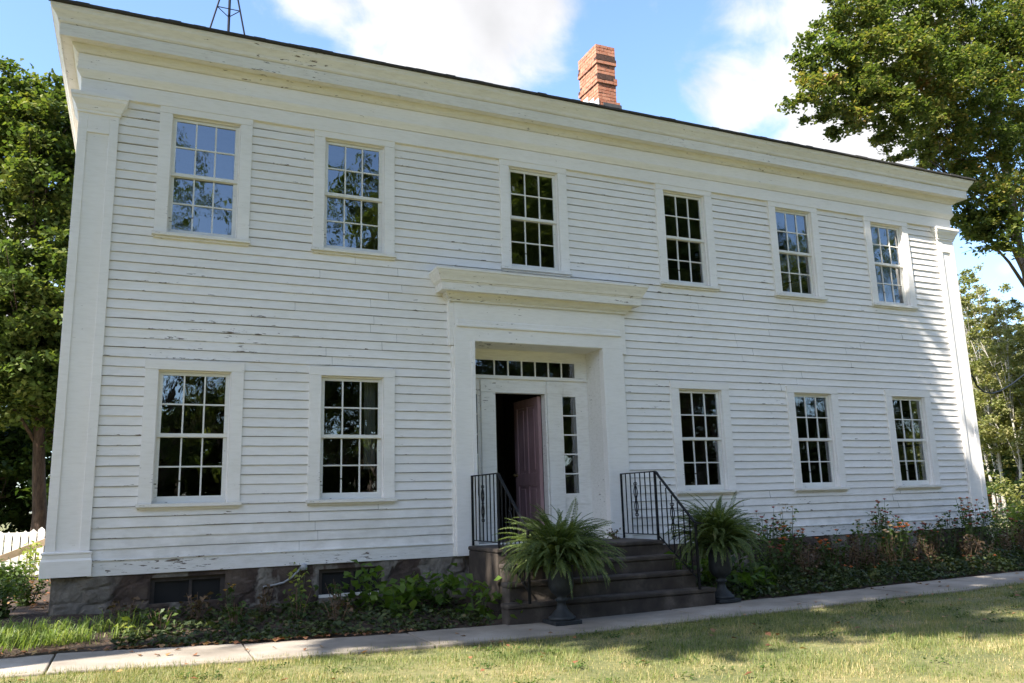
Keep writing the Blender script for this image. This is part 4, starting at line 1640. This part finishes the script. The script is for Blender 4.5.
# trees beyond the picket fence, left
L1 = []
for px, py, r, Y in ((20, 130, 1.5, 12), (48, 120, 1.1, 11.5), (60, 105, .9, 12.5), (10, 100, 1.0, 12), (30, 180, 1.6, 11.5), (60, 170, 1.3, 12), (10, 300, 1.8, 11), (45, 240, 1.7, 12), (55, 300, 1.6, 12), (25, 350, 1.6, 11.5), (50, 380, 1.3, 11.8), (-20, 380, 1.8, 11.5),
                     (-10, 180, 1.2, 12.5), (-50, 120, 1.8, 13), (-60, 300, 2.2, 12.5), (90, 200, 1.8, 13), (95, 300, 1.8, 13), (100, 120, 1.4, 13.5), (70, 430, .9, 12.3)):
    p = bp(px, py, Y)
    L1.append((p.x, p.y, p.z, r))
make_tree('walnut_tree', 'tall leafy green tree with a red brown trunk beyond the picket fence', (.92, 12.2, float(z_ground(0, 12))), L1, M['leaf_left'], M['bark_red'], .17, .15, 1900, 26, top=8)
make_tree('understory_tree', 'dense dark tree in the shade behind the red brown trunk', (-2.0, 18, float(z_ground(0, 18))),
          [(-2, 18, 2.2, 2.2), (-1, 17.5, 4.5, 2.4), (-3, 18, 5, 2.6), (.6, 18.5, 2.5, 2.2), (.5, 18.5, 5.5, 2.2), (-4, 17, 2, 2.2), (-5, 18, 5, 2.4), (1.8, 19, 3.6, 2.2), (2.6, 19.5, 1.8, 2)], M['leaf_dark'], M['bark'], .2, .22, 1100, 12, top=4)
make_tree('hedge_tree', 'low dark thicket tree at the left edge behind the fence', (-1.2, 21, float(z_ground(0, 21))),
          [(-1, 21, 1.2, 1.8), (.8, 21, 1.1, 1.8), (2.4, 21.5, 1.1, 1.8), (-3.2, 21, 1.3, 2), (-.3, 22, 3.4, 2.2), (2, 22, 3.6, 2.2), (-5.5, 22, 2.2, 2.5)], M['leaf_dark'], M['bark'], .14, .22, 1100, 12, top=2.5)


# pale birches and thicket on the right
def birch(x, y, h, label, seed, lm='leaf_birch', wide=1.0):
    g = random.Random(seed)
    lobes = [(x + g.uniform(-1, 1) * wide, y + g.uniform(-1, 1) * wide, h * (.38 + .62 * k / 8), (1.25 - .65 * k / 8) * wide * g.uniform(.7, 1.1)) for k in range(9)]
    make_tree('birch_tree', label, (x, y, float(z_ground(x, y))), lobes, M[lm], M['bark_pale'], .075, .12, 1100, 16, 'slender pale trees right of the house', top=h * .62)


bt = ((35.4, 11.0, 8.0), (37.2, 12.3, 8.8), (39.6, 12.6, 8.4), (36.6, 9.6, 7.6), (41.5, 13.5, 9.4), (43.5, 12.5, 8.8), (45, 15.5, 9.5), (39.5, 9.6, 8.2), (35.9, 12.2, 9.2), (37.6, 13.6, 10.2), (38.6, 14.6, 10.6), (41.2, 16, 11.4), (36.3, 10.6, 7.0), (43, 17.5, 12), (40.3, 14.2, 10))
for i, (x, y, h) in enumerate(bt):
    birch(x, y, h, 'slender pale trunked tree with thin yellowing leaves right of the house', 500 + i)
bl = []
for px, py, r, Y in ((1012, 440, 1.3, 12), (1030, 470, 1.6, 12), (1000, 480, 1.0, 13), (1020, 400, 1.1, 12.5), (1050, 420, 1.9, 12), (1010, 500, 1.0, 11)):
    p = bp(px, py, Y)
    bl.append((p.x, p.y, p.z, r))
make_tree('evergreen_bush', 'dense dark green bush tree before the pale birches', (bl[0][0], bl[0][1] + .2, float(z_ground(35, 12))), bl, M['leaf_dark'], M['bark'], .12, .16, 560, 14, top=2.0)
far = []
for k in range(130):
    a, d = R(random.uniform(48, 68)), random.uniform(56, 84)
    far.append((3 + d * math.sin(a), -11 + d * math.cos(a), random.uniform(.4, 10.0), random.uniform(1.8, 2.8)))
c = lobe_points(far, 200, .3, 7)
v, f = leaves_mesh(c, .34, .7, .4)
kind(tag(np_mesh('far_wood', v, f, M['leaf_birch']), 'hazy mass of woodland far behind the birches', 'woodland'), 'stuff')


# the shade trees standing left of and behind the photographer
def shadow_lobes(spec):
    """lobes (x, z) on the facade or (x, y) on the ground carried up towards the sun"""
    S = Vector((-2.6, -1.0, 2.8))
    out = []
    for x, y, z, t, r in spec:
        p = Vector((x, y, z)) + S * t
        out.append((p.x, p.y, p.z, r))
    return out


A = []
for x in np.arange(2.0, 16.6, 1.55):
    for z in (0.6, 2.3, 4.0, 5.7, 7.4):
        if x > 14.2 and (z < 6.5 or x > 14.9):
            continue
        A.append((x + random.uniform(-.3, .3), 0, z + random.uniform(-.3, .3), 4.0 + random.uniform(-.5, .7), 1.45))
A += [(15.6, 0, 7.9, 3.9, 1.1), (17.2, 0, 8.0, 3.9, 1.1), (18.6, 0, 8.2, 4.0, 1.0), (14.9, 0, 2.2, 4.3, .9), (15.9, 0, .5, 4.4, 1.0), (14.6, 0, .6, 4.2, 1.2), (17.8, 0, -.3, 4.4, .9), (14.3, 0, 5.9, 4.1, 1.0)]
A += [(17.8, 0, .8, 4.4, .9), (16.6, 0, 1.6, 4.4, 1.0)]
A = [q for q in A if q[0] * .73 + q[2] * .68 + q[4] * .75 < 15.9]
shadeA = shadow_lobes(A)
make_tree('oak_tree', 'great spreading tree out of view on the left, shading the house front', (-5.0, -4.6, float(z_ground(-5, -4.6))), shadeA, M['leaf_dark'], M['bark'], .5, .32, 620, 12, top=13, limbs=False, spread=1.7)
B = []
for x in np.arange(8.4, 19, 1.6):
    for y in (-4.0, -3.0):
        if abs(x - 10.4) < .9 and y < -3.5:
            continue
        B.append((x + random.uniform(-.4, .4), y + random.uniform(-.3, .3) - (.4 if x > 11 else 0), -.5, 5 + random.uniform(-.5, .6), 1.1))
for x in np.arange(4.6, 19, 1.5):
    B.append((x + random.uniform(-.3, .3), -1.5 - (0 if x < 6.5 else .5), -.4, 4.8 + random.uniform(-.4, .5), 1.15))
shadeB = shadow_lobes(B)
for x in (5.5, 8.0, 10.5, 13.0, 15.5):  # crown lobes added overhead, out of view, to hold sky light off the steps
    for y in (-6.9, -9.2, -11.8):
        shadeB.append((x + random.uniform(-.6, .6), y + random.uniform(-.5, .5), 13.6 + random.uniform(-.8, 1.4) + (x - 5) * .12, 1.75))
make_tree('ash_tree', 'tall tree out of view beside the photographer, shading the walk', (-7.0, -13.0, float(z_ground(-7, -13))), shadeB, M['leaf_dark'], M['bark'], .4, .30, 620, 12, top=12, limbs=False, spread=1.7, lean=.12)

# trees across the lawn behind the photographer, seen only in the panes
protos = []
def mirror_tree(x, y, h, seed, sparse=False):
    g = random.Random(seed)
    lobes = [(x + g.uniform(-.28, .28) * h, y + g.uniform(-.2, .2) * h, h * g.uniform(.3, .95), h * g.uniform(.10, .17)) for _ in range(13)]
    return make_tree('lawn_tree', 'tree across the lawn behind the photographer', (x, y, float(z_ground(x, y))), lobes, M['leaf_mirror'], M['bark'], .3, .24, 190 if sparse else 620, 9, 'trees across the lawn', top=h * .62)


for i, (x, y, h) in enumerate(((-4, -34, 14), (5, -36, 21), (12, -33, 17), (20, -32, 21), (23, -36, 27), (28, -34, 26), (38, -34, 27), (33.5, -36, 25), (47, -30, 19), (55, -26, 20), (64, -22, 20), (25, -26, 10), (1, -40, 13), (33, -28, 15), (16, -38, 19), (-14, -32, 18), (42, -27, 11), (3.5, -31, 11.5), (8.5, -32, 11), (-22, -24, 19), (-26, -12, 20))):
    mirror_tree(x, y, h, 700 + i, sparse=x in (5, 47, 55, 12))


und = []
for k in range(190):
    a = R(70 + k * 1.08)
    und.append((8 + 42 * math.sin(a) + random.uniform(-2, 2), -4 + 40 * math.cos(a) + random.uniform(-2, 2), random.uniform(.6, 7.2), random.uniform(1.9, 2.8)))
c = lobe_points(und, 260, .4, 5, spread=1.6)
v, f = leaves_mesh(c, .45, .7, .4)
kind(tag(np_mesh('hedgerow', v, f, M['leaf_mirror']), 'dense dark hedgerow far across the lawn behind the photographer', 'hedgerow'), 'stuff')


# ------------------------------------------------------------------ grass of the lawn and fallen leaves
def lawn_blades():
    g = np.random.default_rng(77)
    n = 190000
    x = g.uniform(1.2, 19.0, n * 2)
    y = -2.69 - 4.6 * g.uniform(0, 1, n * 2) ** 1.15
    # keep what the view takes in, with a margin on every side
    ang = np.arctan2(x - 3.046, y + 11.06)
    patch = np.sin(x * 2.3 + 1.7 * np.sin(y * 1.9)) * np.sin(y * 3.1 + 1.3 * np.sin(x * 1.4)) + .6 * np.sin(x * 7.1 + y * 5.3) * np.sin(y * 8.7 - x * 3.9)
    keep = (ang > -.35) & (ang < 1.15) & (g.uniform(-1.3, 1.0, n * 2) < patch + .7)
    x, y, patch = x[keep][:n], y[keep][:n], patch[keep][:n]
    # ragged fringe leaning over the edge of the walk
    xe = g.uniform(1.2, 18.5, 9000)
    ye = -2.70 + g.normal(0, .025, 9000) + .025 * np.sin(xe * 5) * np.sin(xe * 1.7)
    x, y, patch = np.concatenate([x, xe]), np.concatenate([y, ye]), np.concatenate([patch, np.ones(9000)])
    n = len(x)
    z = z_ground(x, y) - .015
    az = g.uniform(0, 2 * np.pi, n)
    L = .045 * g.uniform(.5, 1.4, n) * (1 + .35 * patch)
    weed = g.uniform(0, 1, n) < .012
    L = np.where(weed, L * 2.0, L)
    lean = g.uniform(.1, 1.35, n)
    h = np.stack([np.cos(az), np.sin(az), np.zeros(n)], 1)
    s = np.stack([-np.sin(az), np.cos(az), np.zeros(n)], 1) * (.0024 * g.uniform(.7, 1.6, n))[:, None]
    p = np.stack([x, y, z], 1)
    tip = p + h * (L * np.sin(lean))[:, None] + np.array([0, 0, 1]) * (L * np.cos(lean))[:, None]
    v = np.stack([p - s, p + s, tip], 1).reshape(-1, 3)
    f = np.arange(3 * n).reshape(-1, 3)
    o = np_mesh('grass', v, f, M['lawn'])
    kind(tag(o, 'short dry yellow green grass of the lawn before the walk', 'grass'), 'stuff')
    # low broad-leaved weeds in the turf
    m = 2600
    cxy = np.stack([g.uniform(2, 17, 130), g.uniform(-6.5, -2.8, 130)], 1)
    k = g.integers(0, 130, m)
    px = cxy[k, 0] + g.normal(0, .07, m)
    py = cxy[k, 1] + g.normal(0, .06, m)
    c = np.stack([px, py, z_ground(px, py) + g.uniform(.0, .035, m)], 1)
    v, f = leaves_mesh(c, .035, .7, 1.2, gen=g)
    kind(tag(np_mesh('lawn_weeds', v, f, M['leaf_shrub']), 'small flat green weeds scattered in the dry lawn', 'weeds'), 'stuff')


lawn_blades()


def litter():
    g = np.random.default_rng(88)
    x = np.concatenate([g.uniform(1, 18, 150), g.uniform(1.2, 6, 160), g.uniform(-1.5, 2.1, 700)])
    y = np.concatenate([g.uniform(-5.5, -1.8, 150), -1.66 - .1 * g.uniform(0, 1, 160) ** 2, g.uniform(.4, 6.4, 700)])
    z = z_ground(x, y) + np.where((y < -1.7) & (y > -2.74), .032, .03)
    c = np.stack([x, y, z], 1)
    v, f = leaves_mesh(c, .07, .75, 2.5, gen=g)
    kind(tag(np_mesh('fallen_leaves', v, f, M['litter']), 'scattered dry fallen leaves on the walk and mulch', 'fallen leaves'), 'stuff')


litter()
